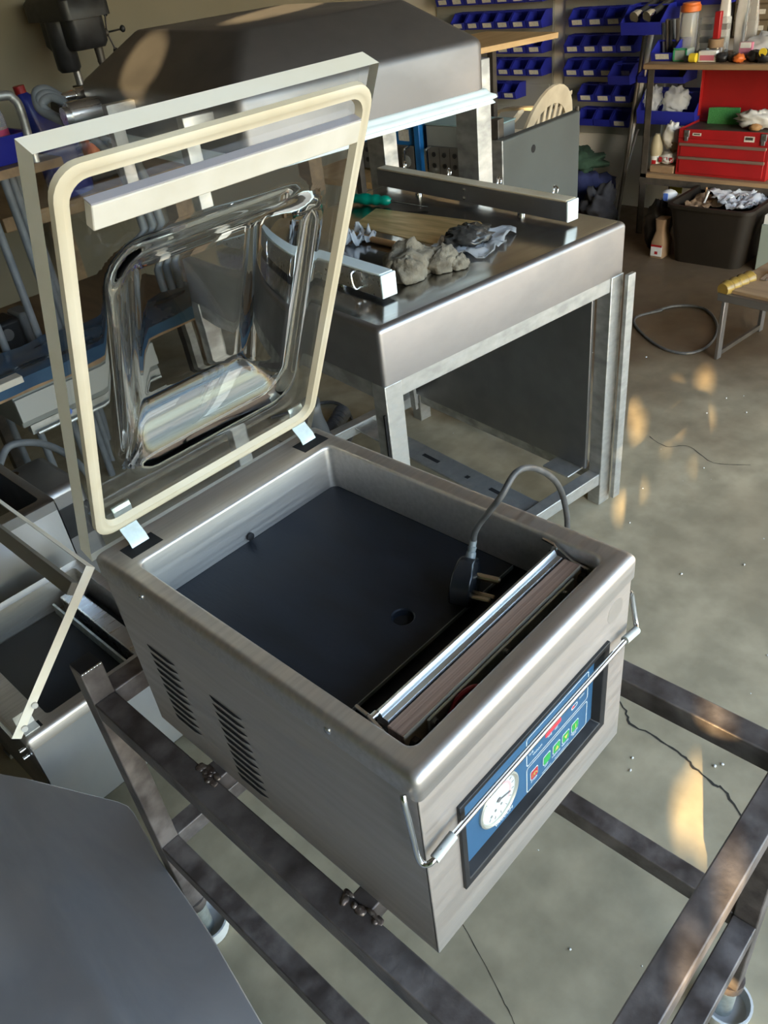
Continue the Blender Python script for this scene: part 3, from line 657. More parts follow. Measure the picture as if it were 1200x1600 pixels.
# hood with gasket, hung from two posts at the right
hx0, hx1, hy0, hd_ = 0.035, 0.82, 0.473, 0.861
lp = []
zb_, zs, zt_ = 1.150, 1.275, 1.377
def hl(i, z, r=0.03, sy=1.0): return rr(hx0 + i, hx1 - i, hy0 + i*sy, hy0 + hd_ - i*sy, r, z, 4)
lp = [hl(0.012, zb_ + 0.01), hl(0.012, zb_), hl(0, zb_), hl(0, zs - 0.02), hl(0.003, zs - 0.008), hl(0.010, zs), hl(0.135, zt_ - 0.004, 0.03), hl(0.142, zt_, 0.03)]
hood = G().loft(lp, False, True).loft([hl(0.012, zb_ + 0.01), hl(0.012, zs - 0.02), hl(0.14, zt_ - 0.012)], False, True).build('hood', steel_hood, cm, smooth=35)
gl = []
for o_, z in ((-0.004, 1.152), (0.006, 1.149), (0.010, 1.142), (0.014, 1.138), (0.024, 1.134), (0.026, 1.127), (0.016, 1.122), (0.022, 1.114), (0.012, 1.112), (-0.02, 1.114), (-0.02, 1.152)):
    gl.append(hl(-o_, z, 0.02))
G().loft(gl, ring=True).build('hood_gasket', bluegasket, hood, smooth=60)
ps = G().box(0.905, 0.965, 0.600, 0.690, 0.0, 1.20).build('post', galv, cm, bevel=0.002)
G().box(0.905, 0.965, 1.05, 1.14, 0.0, 1.20).build('post', galv, cm, bevel=0.002)
for y in (0.645, 1.095): G().box(0.80, 0.955, y - 0.02, y + 0.02, 1.20, 1.24).build('hood_arm', galv, cm, bevel=0.002)
for y in (0.58, 0.98): G().box(-0.05, -0.015, y, y + 0.035, 1.03, 1.21).build('hood_bracket', galv, cm, bevel=0.002)
for y in (0.5975, 0.9975): G().box(-0.045, 0.06, y - 0.015, y + 0.015, 1.21, 1.24).build('hood_arm', galv, cm, bevel=0.002)
# vacuum pipe and hoses at the hood's left side
mt = G().tube([(0.10, 1.24, 1.20), (-0.055, 1.24, 1.20)], 0.036, 20).tube([(-0.055, 1.24, 1.20), (-0.070, 1.24, 1.20)], 0.026, 16).build('vacuum_pipe', alu, cm)
G().tube([(0.08, 1.345, 1.235), (0.02, 1.345, 1.235), (0.019, 1.345, 1.235), (-0.03, 1.345, 1.235)], [0.020, 0.020, 0.0135, 0.0135], 12).build('pipe_union', chrome, cm)
for k in range(3):
    d = k * 0.024
    G().tube(spline([(-0.02, 1.345 - d*0.4, 1.235 - d*0.3), (-0.05, 1.37 - d*0.4, 1.262 - d*0.4), (-0.078, 1.385 - d*0.5, 1.255 - d*0.6), (-0.086 + d*0.5, 1.36 - d*0.6, 1.215 - d*0.4), (-0.055 + d*0.7, 1.28 - d*0.6, 1.180 - d*0.2), (-0.005 + d, 1.20 - d*0.5, 1.12), (0.02 + d, 1.15 - d*0.5, 1.0), (0.03 + d, 1.13 - d*0.5, 0.70)], 7), 0.0125, 10).build('hose', grey_hose, cm)

# ------------------------------------------------------------------ things on the chamber table (plate top at 0.865)
MT = Matrix.Translation(MO) @ Matrix.Rotation(MR, 4, 'Z')
def T(x, y, z=PT): return MT @ Vector((x, y, z))
def seal_rail(x0, label, y1, hook_side, cream):
    p = T(x0 + 0.02, 0.48)
    r = thing('loose_seal_bar', label, 'seal bar', p, MR, group='seal bars on the chamber table', local=True)
    dy = y1 - 0.104; h = dy / 2
    bb = G().box(-0.020, 0.020, -h, h, 0.010, 0.058).build('bar_body', skirt_m if cream else alu, r, bevel=0.002)
    bb.location = (0, (0.104 + y1) / 2 - 0.48, 0)
    yo = (0.104 + y1) / 2 - 0.48
    G().box(-0.019, 0.019, yo - h + 0.002, yo + h - 0.002, 0.058, 0.0635).build('top_strip', silicone if cream else bluegasket, r, bevel=0.0015)
    G().box(-0.021, 0.021, yo - h - 0.006, yo - h, 0.0095, 0.062).build('end_cap', bluegasket, r, bevel=0.002)
    for y in (yo - h + 0.17, yo + h - 0.17):
        G().lathe([(0.011, 0.0), (0.011, 0.004), (0.006, 0.004), (0.006, 0.0105)], 12, Matrix.Translation((0, y, 0))).build('foot', chrome, r)
    for y in ((yo - 0.01,) if cream else ()):
        for z in (0.022, 0.046): G().lathe([(0.005, 0), (0.005, 0.001), (0.003, 0.0025)], 10, Matrix.Translation((-0.020, y, z)) @ Matrix.Rotation(R_(-90), 4, 'Y')).build('screw', chrome, r)
    n = 4 if cream else 2
    for k in range(n):
        y = yo - h + (0.08 + k * (dy - 0.16) / (n - 1)) if cream else yo - h + (0.075 + k * 0.45)
        s = hook_side
        if cream:
            hk = [(s*0.019, y - 0.016, 0.066), (s*0.021, y - 0.016, 0.074), (s*0.026, y - 0.008, 0.078), (s*0.030, y + 0.004, 0.076), (s*0.031, y + 0.006, 0.062), (s*0.0205, y + 0.006, 0.056)]
        else:
            hk = [(s*0.020, y, 0.020), (s*0.032, y, 0.019), (s*0.036, y + 0.004, 0.028), (s*0.036, y + 0.008, 0.046), (s*0.032, y + 0.010, 0.054), (s*0.020, y + 0.010, 0.055)]
        G().tube(spline(hk, 5), 0.003, 8).build('wire_hook', chrome, r)
    return r
seal_rail(0.716, 'long dull grey seal bar with cream top, lying along the far right of the table', 0.862, 1, True)
seal_rail(0.100, 'shiny seal bar with a front hook, lying beside the grey rag and behind the lid', 0.862, -1, False)
bs = [T(x, y, PT + 0.0004) for x, y in ((0.424, 0.621), (0.434, 0.285), (0.613, 0.294), (0.631, 0.328), (0.565, 0.690))]  # tan reflection in the table top, built as a thin coloured sheet
single('tan_reflection', G().loft([bs, [v + Vector((0, 0, 0.0012)) for v in bs]], True, True), mat('tan_reflection_tint', (0.80, 0.58, 0.27), (0.50, 0.35, 0.15), (40, 7, 40), 0.30, 0.48, 0.6), 'tan gold reflection on the steel table, built as a thin sheet below the green screwdriver', 'sheet', T(0.53, 0.45))
# screwdriver
a_, b_ = T(0.560, 0.805, PT + 0.0175), T(0.603, 0.665, PT + 0.0175); c_ = T(0.660, 0.600, PT + 0.006); c_ = b_ + (b_ - a_).normalized() * 0.115 - Vector((0, 0, 0.010))
sdv_ = thing('screwdriver', 'screwdriver with green handle lying on the steel table', 'screwdriver', ((a_ + b_) / 2) * 1.0 - Vector((0, 0, 0.0175)))
dd = b_ - a_
rs = [0.008, 0.0125, 0.0145, 0.0135, 0.0165, 0.0175, 0.0165, 0.0125, 0.0165, 0.0160, 0.0115, 0.0150, 0.0140, 0.006]
G().tube([a_ + dd * (k / 13) for k in range(14)], rs, 10).build('handle', green_handle, sdv_, smooth=60)
G().tube([b_, c_, c_ + dd.normalized()*0.012], [0.0034, 0.0034, 0.0024], 8).build('shaft', chrome, sdv_)
g = G().tube([T(0.349, 0.600, PT + 0.009), T(0.362, 0.362, PT + 0.009)], 0.0085, 12)
single('wooden_dowel', g, dowel_m, 'brown wooden rod lying on the steel table behind the clear lid', 'dowel', T(0.355, 0.48))
# rag
g = G()
for (x, y, rx, ry, rz_, s) in ((0.268, 0.200, 0.066, 0.056, 0.050, 1), (0.325, 0.150, 0.046, 0.036, 0.036, 2), (0.232, 0.165, 0.040, 0.040, 0.040, 3), (0.350, 0.122, 0.028, 0.022, 0.022, 5)):
    g.blob(T(x, y, PT + rz_*0.42), (rx, ry, rz_), 0.27, 1.9, 44, 28, s, flat=PT + 0.001)
rag = single('rag', g, rag_m, 'crumpled grey brown towelling rag on the steel table', 'rag', T(0.28, 0.2))
# clear bag with black bundle
def crumple(c, rx, ry, h, seed, nu=40, nv=10, M=None):
    vs = []; fs = []
    for i in range(nv + 1):
        for j in range(nu):
            a = 2*math.pi*j/nu; r = i/nv
            k = 1 + 0.20*math.sin(3*a + seed) + 0.12*math.sin(7*a + 2*seed)
            n_ = noise.noise(Vector((math.cos(a)*r*3.2, math.sin(a)*r*3.2, seed)))
            z = 0.002 + h*max(0, (0.35 + n_ + 0.5*noise.noise(Vector((math.cos(a)*r*8, math.sin(a)*r*8, seed+3)))))*(0.3 + r)
            vs.append(Vector((c[0] + rx*r*k*math.cos(a), c[1] + ry*r*k*math.sin(a), c[2] + z)))
    for i in range(nv):
        for j in range(nu):
            j2 = (j+1) % nu; fs.append((i*nu+j, (i+1)*nu+j, (i+1)*nu+j2, i*nu+j2))
    n = len(vs); vs += [v + Vector((0, 0, 0.0009)) for v in vs]
    fs += [tuple(x + n for x in f[::-1]) for f in fs]
    fs += [(nv*nu + j, nv*nu + (j+1) % nu, n + nv*nu + (j+1) % nu, n + nv*nu + j) for j in range(nu)]
    g = G().add(vs, fs); g.soft = True; return g
bp = T(0.490, 0.205)
single('plastic_bag', crumple(bp, 0.105, 0.085, 0.016, 2.0), bag_m, 'crumpled clear plastic bag spread under the black bundle on the table', 'bag', bp, smooth=60)
g = G().blob(T(0.488, 0.228, PT + 0.018), (0.062, 0.050, 0.024), 0.45, 3.4, 30, 16, 4)
single('black_bundle', g, blackbag, 'small bundle of shiny black film resting on the clear bag', 'bundle', T(0.49, 0.24, PT + 0.003))
sp = T(0.335, 0.500)
single('film_scrap', crumple(sp, 0.055, 0.045, 0.035, 5.0), bag_m, 'upright crumpled scrap of clear film by the wooden rod', 'film', sp, smooth=60)

# corrugated hose standing behind the sealer
hs = spline([(1.03, 1.36, 0.45), (1.08, 1.42, 0.36), (1.16, 1.50, 0.25), (1.25, 1.60, 0.14), (1.38, 1.72, 0.05), (1.55, 1.82, 0.036)], 14)
g = G().tube(hs, [0.034 if i % 2 else 0.027 for i in range(len(hs))], 14)
single('corrugated_hose', g, mat('dark_ribbed_hose', (0.06, 0.062, 0.065), rough=0.4), 'dark ribbed hose curving down to the floor under the chamber table', 'hose', (1.38, 1.72, 0), smooth=25)
g = G().tube(spline([(1.05, 1.75, 0.008), (1.25, 1.62, 0.008), (1.5, 1.72, 0.008), (1.62, 1.95, 0.008), (1.4, 2.1, 0.008)], 8), 0.007, 7)
single('floor_hose', g, cable_m, 'thin dark tube curled on the floor behind the chamber table leg', 'tube', (1.3, 1.8, 0))

# ------------------------------------------------------------------ low machine on the left with a half-open clear lid
lm = thing('low_sealer', 'low steel vacuum sealer with half-open clear lid, left behind the stand', 'machine', (0.09, 1.18, 0.096))
mx0, mx1, my0, my1, mz0, mz1 = -0.0926, 0.2728, 0.965, 1.396, 0.096, 0.3597
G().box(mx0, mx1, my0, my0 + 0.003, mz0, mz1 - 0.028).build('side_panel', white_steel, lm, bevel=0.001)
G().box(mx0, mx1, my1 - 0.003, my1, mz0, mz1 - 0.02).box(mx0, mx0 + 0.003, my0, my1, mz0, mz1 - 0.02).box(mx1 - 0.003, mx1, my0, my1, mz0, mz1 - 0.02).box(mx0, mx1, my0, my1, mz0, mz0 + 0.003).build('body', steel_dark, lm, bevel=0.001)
def mo(i, z, r=0.008): return rr(mx0 + i, mx1 - i, my0 + i, my1 - i, r, z)
def mi_(z): return rr(mx0 + 0.06, mx1 - 0.025, my0 + 0.03, my1 - 0.03, 0.010, z)
lp = [mo(-0.001, mz1 - 0.030), mo(-0.002, mz1 - 0.008), mo(0.001, mz1 - 0.002), mo(0.006, mz1), mi_(mz1), mi_(mz1 - 0.004), mi_(mz1 - 0.095)]
lr = G().loft(lp, False, True).build('rim', steel, lm, smooth=45)
G().box(mx0 + 0.062, mx1 - 0.027, my0 + 0.032, my1 - 0.032, mz1 - 0.095, mz1 - 0.078).build('base_board', navy_board, lm, bevel=0.001)
G().box(mx0 + 0.006, mx0 + 0.042, my0 + 0.012, my0 + 0.032, mz1 - 0.0002, mz1 + 0.0005).build('hinge_slot', black_matt, lr, smooth=0)
# moved: seal bar at the far end of its chamber
G().box(0.182, 0.219, my0 + 0.055, my1 - 0.055, mz1 - 0.078, mz1 - 0.034).build('seal_bar', alu, lm, bevel=0.003)
G().box(0.162, 0.167, my0 + 0.045, my1 - 0.045, mz1 - 0.078, mz1 - 0.049).build('bar_plate', zinc, lm)
for z in (0.320, 0.299): G().tube([(mx0 - 0.002, my0 + 0.03, z), (mx0 - 0.014, my0 + 0.03, z)], 0.004, 10).build('screw', chrome, lm)
l0 = Vector((-0.0972, 0.9627, 0.3746)); lu = Vector((0.218, 0.0, 0.219)).normalized(); ln = Vector((0.219, 0, -0.218)).normalized() * -1
def LQ(s, y, d): return l0 + lu*s + Vector((0, y, 0)) + ln*d
def slab(s0, s1, y0, y1, d0, d1):
    g = G(); P = [LQ(s, y, d) for d in (d0, d1) for s, y in ((s0, y0), (s1, y0), (s1, y1), (s0, y1))]
    return g.add(P, ((0, 1, 2, 3), (7, 6, 5, 4), (0, 4, 5, 1), (1, 5, 6, 2), (2, 6, 7, 3), (3, 7, 4, 0)))
g = slab(0, 0.352, 0, 0.428, 0, 0.0205); g.m = [0, 0, 1, 1, 1, 1]
ll = g.build('lid', [acrylic, acrylic_edge], lm, bevel=0.001)
slab(0.280, 0.306, 0.034, 0.394, -0.018, -0.0005).build('seal_cushion', mat('grey_cushion', (0.20, 0.19, 0.18), rough=0.5), ll, bevel=0.001)
for s in (0.023, 0.071): G().tube([LQ(s, 0.008, 0.002), LQ(s, -0.006, 0.006)], 0.006, 10).build('lid_screw', white_pl, ll)
G().box(mx0 + 0.012, mx0 + 0.036, my0 + 0.034, my0 + 0.038, mz1, mz1 + 0.03).box(mx0 + 0.006, mx0 + 0.036, my0 + 0.012, my0 + 0.034, mz1 + 0.0006, mz1 + 0.003).build('hinge', white_pl, lm)
# low frame that carries it
lf = thing('machine_trestle', 'dark square tube trestle carrying the low vacuum sealer', 'trestle', (0.09, 1.18, 0))
for y in (1.00, 1.335):
    G().box(-0.085, 0.265, y, y + 0.03, 0.062, 0.095).build('rail', dark_iron, lf, bevel=0.002)
for x in (-0.085, 0.235):
    for y in (1.00, 1.335):
        lg = G().box(x, x + 0.03, y, y + 0.03, 0.012, 0.062).build('leg', dark_iron, lf, bevel=0.002)
        G().box(x - 0.003, x + 0.033, y - 0.003, y + 0.033, 0, 0.014).build('end_cap', grey_pl, lg, bevel=0.002)

# steel sheet leaning low at the lower left
shp = [(-0.30, 1.22), (-0.154, 0.962), (-0.128, 0.925), (-0.090, 0.861), (-0.052, 0.797), (-0.036, 0.770), (-0.029, 0.752), (-0.029, 0.734), (-0.037, 0.690), (-0.048, 0.637), (-0.057, 0.539), (-0.064, 0.478), (-0.091, 0.324), (-0.15, 0.02), (-0.20, -0.20), (-1.05, -0.20), (-1.05, 1.22)]
shz = lambda x, y: 0.29 + 0.24 * (y - 0.79)
g = G(); k = len(shp)
def shl(dz, ins=0): return [Vector((x, y, shz(x, y) + dz)) for x, y in shp]
g.loft([shl(-0.022), shl(-0.004), shl(0.0)], True, True)
sh = thing('steel_sheet', 'large scuffed dark steel sheet with bent edge sloping at the lower left', 'sheet', (-0.45, 0.5, 0))
g.build('sheet', sheet_m, sh, bevel=0.002)
for x, y in ((-0.30, 1.10), (-0.95, 1.10), (-0.30, -0.05), (-0.95, -0.05)):
    G().box(x - 0.02, x + 0.02, y - 0.02, y + 0.02, 0, shz(x, y) - 0.02).build('leg', dark_iron, sh)

# ------------------------------------------------------------------ further steel machine and clutter on the left
tm = thing('open_steel_box', 'grey steel machine box with an open dark top, left behind the clear lid', 'machine', (0.0, 1.7, 0.16))
ax0, ax1, ay0, ay1 = -0.22, 0.291, 1.466, 1.96
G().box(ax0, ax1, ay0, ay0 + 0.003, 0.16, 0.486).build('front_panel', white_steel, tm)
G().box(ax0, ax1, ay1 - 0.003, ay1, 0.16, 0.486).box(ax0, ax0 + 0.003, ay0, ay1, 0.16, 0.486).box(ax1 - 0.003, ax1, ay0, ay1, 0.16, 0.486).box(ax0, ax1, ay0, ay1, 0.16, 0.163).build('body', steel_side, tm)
def ao(i, z): return rr(ax0 + i, ax1 - i, ay0 + i, ay1 - i, 0.008, z)
def ai(z): return rr(ax0 + 0.03, ax1 - 0.024, ay0 + 0.03, ay1 - 0.03, 0.012, z)
G().loft([ao(-0.001, 0.470), ao(-0.001, 0.496), ao(0.004, 0.5), ai(0.5), ai(0.496), ai(0.36)], False, True).build('rim', steel_dark, tm, smooth=45)
G().box(ax0 + 0.04, ax1 - 0.03, ay0 + 0.04, ay1 - 0.04, 0.36, 0.372).build('base_board', black_matt, tm)
G().blob((0.235, 1.62, 0.385), (0.035, 0.05, 0.012), 0.3, seed=3, nu=12, nv=8).build('green_part', mat('teal_green_part', (0.01, 0.14, 0.10), rough=0.4), tm)
for x in (ax0 + 0.04, ax1 - 0.04):
    for y in (ay0 + 0.04, ay1 - 0.04): G().box(x - 0.02, x + 0.02, y - 0.02, y + 0.02, 0, 0.16).build('leg', dark_iron, tm)
tk = thing('metal_canister', 'shiny metal unit with a grey cable looped over it, beside the open steel box', 'unit', (0.42, 1.83, 0))
G().box(0.32, 0.47, 1.74, 1.98, 0.02, 0.36).build('housing', skirt_m, tk, bevel=0.02)
G().box(0.33, 0.46, 1.735, 1.742, 0.20, 0.30).build('dark_panel', black_plastic, tk)
G().tube([(0.34, 1.86, 0.36), (0.34, 1.86, 0.40)], 0.014, 12).build('connector', chrome, tk)
G().tube(spline([(0.34, 1.95, 0.40), (0.40, 1.98, 0.425), (0.48, 1.94, 0.40), (0.515, 1.84, 0.35), (0.50, 1.77, 0.28), (0.45, 1.735, 0.25)], 8), 0.011, 10).build('cable', grey_hose, tk)

tr = thing('work_trolley', 'steel trolley topped by a sheet of dark blue glossy film, far left', 'trolley', (0.75, 2.25, 0))
G().box(0.30, 1.25, 2.02, 2.26, 0.535, 0.56).build('shelf_board', wood_old, tr)
for x in (0.33, 1.22):
    for y in (2.05, 2.23): G().box(x - 0.015, x + 0.015, y - 0.015, y + 0.015, 0.0, 0.535).build('leg', galv, tr)
vs2 = []; fs2 = []
for i in range(25):
    for j in range(15):
        x = 0.37 + 0.9*i/24; y = 1.995 + 0.265*j/14
        vs2.append((x, y, 0.565 + 0.018*(1 + noise.noise(Vector((x*6, y*11, 2)))) + (0 if j else -0.03)))
for i in range(24):
    for j in range(14): q = i*15 + j; fs2.append((q, q+15, q+16, q+1))
single('blue_film_sheet', G().add(vs2, fs2), blue_film, 'dark blue glossy wrapped sheet spread over the far left trolley', 'film', (0.8, 2.24, 0.56))
single('cream_rail', G().box(0.37, 0.50, 1.96, 2.0, 0.592, 0.612), white_silicone, 'short cream rail lying on the front edge of the blue film', 'rail', (0.43, 1.98, 0.592), bevel=0.002)
gd = thing('grey_box', 'pale grey drawer box hanging under the blue topped trolley', 'box', (0.62, 2.1, 0.41))
G().box(0.47, 0.95, 2.03, 2.255, 0.43, 0.532).build('box', rack_grey, gd, bevel=0.003)
G().box(0.47, 0.95, 2.02, 2.03, 0.45, 0.525).build('front_panel', mat('light_grey_paint', (0.36, 0.37, 0.36), rough=0.5), gd, bevel=0.002)
G().tube([(0.50, 2.015, 0.405), (0.94, 2.015, 0.405)], 0.006, 8).box(0.49, 0.95, 2.03, 2.06, 0.40, 0.43).build('rail', galv, gd)
G().tube([(0.605, 2.02, 0.440), (0.605, 2.005, 0.440)], 0.010, 12).build('blue_knob', cap_blue, gd)
# low board with a charger
lb = thing('low_bench', 'low brown board bench standing behind the blue topped trolley', 'bench', (1.0, 2.85, 0))
G().box(0.55, 1.5, 2.60, 3.15, 0.40, 0.43).build('board', wood_old, lb)
for x in (0.60, 1.45):
    for y in (2.65, 3.1): G().box(x - 0.02, x + 0.02, y - 0.02, y + 0.02, 0, 0.40).build('leg', dark_iron, lb)
ch = thing('battery_charger', 'dark boxy charger with grey end on the low brown bench', 'charger', (0.78, 2.68, 0.43))
G().box(0.70, 0.80, 2.63, 2.75, 0.43, 0.545).build('case', black_plastic, ch, bevel=0.015); G().box(0.80, 0.86, 2.635, 2.745, 0.43, 0.55).build('end_cover', grey_pl, ch, bevel=0.012)
G().tube([(0.735, 2.627, 0.50), (0.735, 2.622, 0.50)], 0.022, 14).build('dial', grey_pl, ch)
# tube rack with upright poles
rk = thing('tube_rack', 'grey tube rack with upright poles at the left edge, carrying blue crates', 'rack', (0.70, 2.4, 0))
def pole(x, y, z0, z1, r=0.013): G().tube([(x, y, z0), (x, y, z1)], r, 10).build('pole', grey_hose, rk)
pole(0.715, 2.3, 0, 1.05); pole(0.785, 2.3, 0, 1.05); pole(0.85, 2.40, 0, 1.05); pole(0.93, 2.55, 0, 1.02); pole(0.60, 2.3, 0, 1.05); pole(0.60, 2.55, 0, 1.05)
G().box(0.45, 0.97, 2.28, 2.62, 1.05, 1.075).build('shelf_board', wood_old, rk)
G().tube(spline([(0.50, 2.30, 1.26), (0.84, 2.30, 1.26), (0.895, 2.30, 1.245), (0.905, 2.30, 1.20), (0.895, 2.30, 1.075)], 5), 0.013, 10).build('top_rail', galv, rk)
single('blue_crate', G().loft([rr(0.62, 0.90, 2.33, 2.60, 0.02, 1.077), rr(0.60, 0.92, 2.31, 2.62, 0.02, 1.155), rr(0.612, 0.908, 2.322, 2.608, 0.02, 1.155), rr(0.63, 0.89, 2.34, 2.59, 0.02, 1.085)], True, True), bin_blue, 'shallow blue crate on the tube rack at the left edge', 'crate', (0.76, 2.46, 1.076))
bt = thing('clear_bottle', 'clear plastic bottle with a pink label in the blue crate', 'bottle', (0.862, 2.43, 1.086))
MB_ = Matrix.Translation((0.862, 2.43, 1.087))
G().lathe([(0.035, 0), (0.04, 0.01), (0.04, 0.11), (0.030, 0.14), (0.013, 0.16), (0.013, 0.175)], 18, MB_).build('bottle_body', clearp, bt)
G().lathe([(0.0405, 0.03), (0.0408, 0.03), (0.0408, 0.075), (0.0405, 0.075)], 18, MB_, cap=False).build('pink_label', mat('pink_label', (0.50, 0.06, 0.14), rough=0.5), bt)
G().lathe([(0.015, 0.168), (0.015, 0.186)], 12, MB_).build('cap', white_pl, bt)
# back workbench, jug, drill, drill press
wb = thing('workbench', 'dark wooden workbench along the back wall carrying tools', 'bench', (1.7, 3.1, 0))
G().box(0.9, 2.45, 2.72, 4.05, 0.80, 0.85).build('bench_top', wood_old, wb, bevel=0.003)
for x in (1.65, 2.40):
    for y in (2.78, 3.95): G().box(x - 0.04, x + 0.04, y - 0.04, y + 0.04, 0, 0.80).build('leg', wood_old, wb)
def jugM(): return Matrix.Translation((1.225, 2.80, 0.852)) @ Matrix.Rotation(R_(-4), 4, 'Y')
jg = thing('blue_jug', 'tall dark blue plastic jug with red cap on the back workbench', 'jug', (1.225, 2.80, 0.851))
lo = []
for z, x0, x1, hy in ((0, -0.075, 0.075, 0.05), (0.02, -0.08, 0.08, 0.055), (0.16, -0.08, 0.08, 0.055), (0.26, -0.078, 0.045, 0.05), (0.33, -0.074, 0.00, 0.035), (0.355, -0.066, -0.03, 0.02)):
    lo.append([jugM() @ p for p in rr(x0, x1, -hy, hy, min(hy, (x1 - x0)/2)*0.8, z, 3)])
G().loft(lo, True, True).build('jug_body', blue_jug, jg, smooth=60)
g = G()
for k in range(7): g.bar(jugM() @ Vector((0.03 + 0.004*k, -0.055, 0.06 + 0.022*k)), jugM() @ Vector((0.06 + 0.001*k, -0.055, 0.06 + 0.022*k)), 0.006, 0.006)
g.build('grip_ribs', blue_jug, jg)
G().lathe([(0.020, 0.35), (0.020, 0.378)], 14, jugM() @ Matrix.Translation((-0.048, 0, 0))).build('cap', red_paint, jg)
od = thing('orange_drill', 'orange and black cordless drill lying on the back workbench', 'drill', (1.42, 2.92, 0.851))
G().tube([(1.36, 2.92, 1.11), (1.45, 2.92, 1.115), (1.54, 2.92, 1.105)], [0.05, 0.056, 0.045], 14).build('motor_housing', orange_p, od, smooth=60)
G().tube([(1.32, 2.92, 1.11), (1.365, 2.92, 1.112)], [0.035, 0.049], 14).build('end_cover', black_plastic, od)
G().bar((1.42, 2.92, 1.09), (1.405, 2.92, 0.93), 0.055, 0.06).build('grip', orange_p, od, bevel=0.015)
G().box(1.345, 1.495, 2.87, 2.97, 0.851, 0.935).build('battery', black_plastic, od, bevel=0.01)
G().tube([(1.54, 2.92, 1.105), (1.61, 2.92, 1.10), (1.67, 2.92, 1.098)], [0.028, 0.024, 0.010], 12).build('chuck', alu, od)
g = G().box(1.56, 1.76, 3.02, 3.19, 0.851, 1.06)
single('dark_toolbox', g, black_plastic, 'dark box standing beside the orange drill on the back workbench', 'box', (1.66, 3.10, 0.851), bevel=0.01)
dp = thing('drill_press', 'dark bench drill press standing before the cream back wall', 'drill press', (2.02, 3.72, 0.85))
cxp, cyp = 2.10, 3.80
G().box(1.95, 2.20, 3.55, 3.90, 0.851, 0.875).build('base', dark_iron, dp, bevel=0.006)
G().tube([(cxp, cyp, 0.87), (cxp, cyp, 1.25)], 0.024, 16).build('column', skirt_m, dp)
G().box(2.00, 2.22, 3.55, 3.74, 0.94, 0.955).box(2.06, 2.14, 3.72, 3.84, 0.925, 0.965).build('work_table', dark_iron, dp, bevel=0.004)
lo = [rr(1.985, 2.20, 3.50, 3.86, 0.05, 1.17), rr(1.97, 2.215, 3.48, 3.88, 0.05, 1.20), rr(1.97, 2.215, 3.48, 3.88, 0.05, 1.33)]
G().loft(lo, True, True).build('head', black_plastic, dp)
G().loft([rr(1.93, 2.25, 3.44, 3.94, 0.05, 1.332), rr(1.93, 2.25, 3.44, 3.94, 0.05, 1.43), rr(1.95, 2.23, 3.46, 3.92, 0.05, 1.455)], True, True).build('belt_cover', black_plastic, dp)
G().tube([(1.985, 3.66, 1.06), (1.985, 3.66, 1.08), (1.985, 3.66, 1.33)], [0.055, 0.072, 0.072], 18).build('motor', black_plastic, dp)
G().tube([(2.17, 3.58, 1.18), (2.17, 3.58, 1.10), (2.17, 3.58, 1.09), (2.17, 3.58, 1.05)], [0.028, 0.024, 0.026, 0.016], 12).build('chuck', dark_iron, dp)
hub = Vector((2.245, 3.56, 1.235)); G().tube([(2.21, 3.56, 1.235), hub], 0.022, 12).build('feed_hub', dark_iron, dp)
for k in range(3):
    b = R_(55 + 120*k); e_ = hub + Vector((0.055, math.cos(b)*0.10, math.sin(b)*0.12))
    hnd = G().tube([hub, e_], 0.0055, 8).build('feed_handle', skirt_m, dp); G().blob(e_, (0.017, 0.017, 0.020), 0, nu=10, nv=8).build('knob', black_plastic, hnd)

dp.scale = (0.76, 0.76, 0.76); dp.location = (1.89, 3.80, 0.985)
G_blk = single('wooden_block', G().box(1.80, 2.06, 3.62, 3.98, 0.851, 0.985), wood_old, 'wooden block under the drill press on the back workbench', 'block', (2.03, 3.78, 0.851))

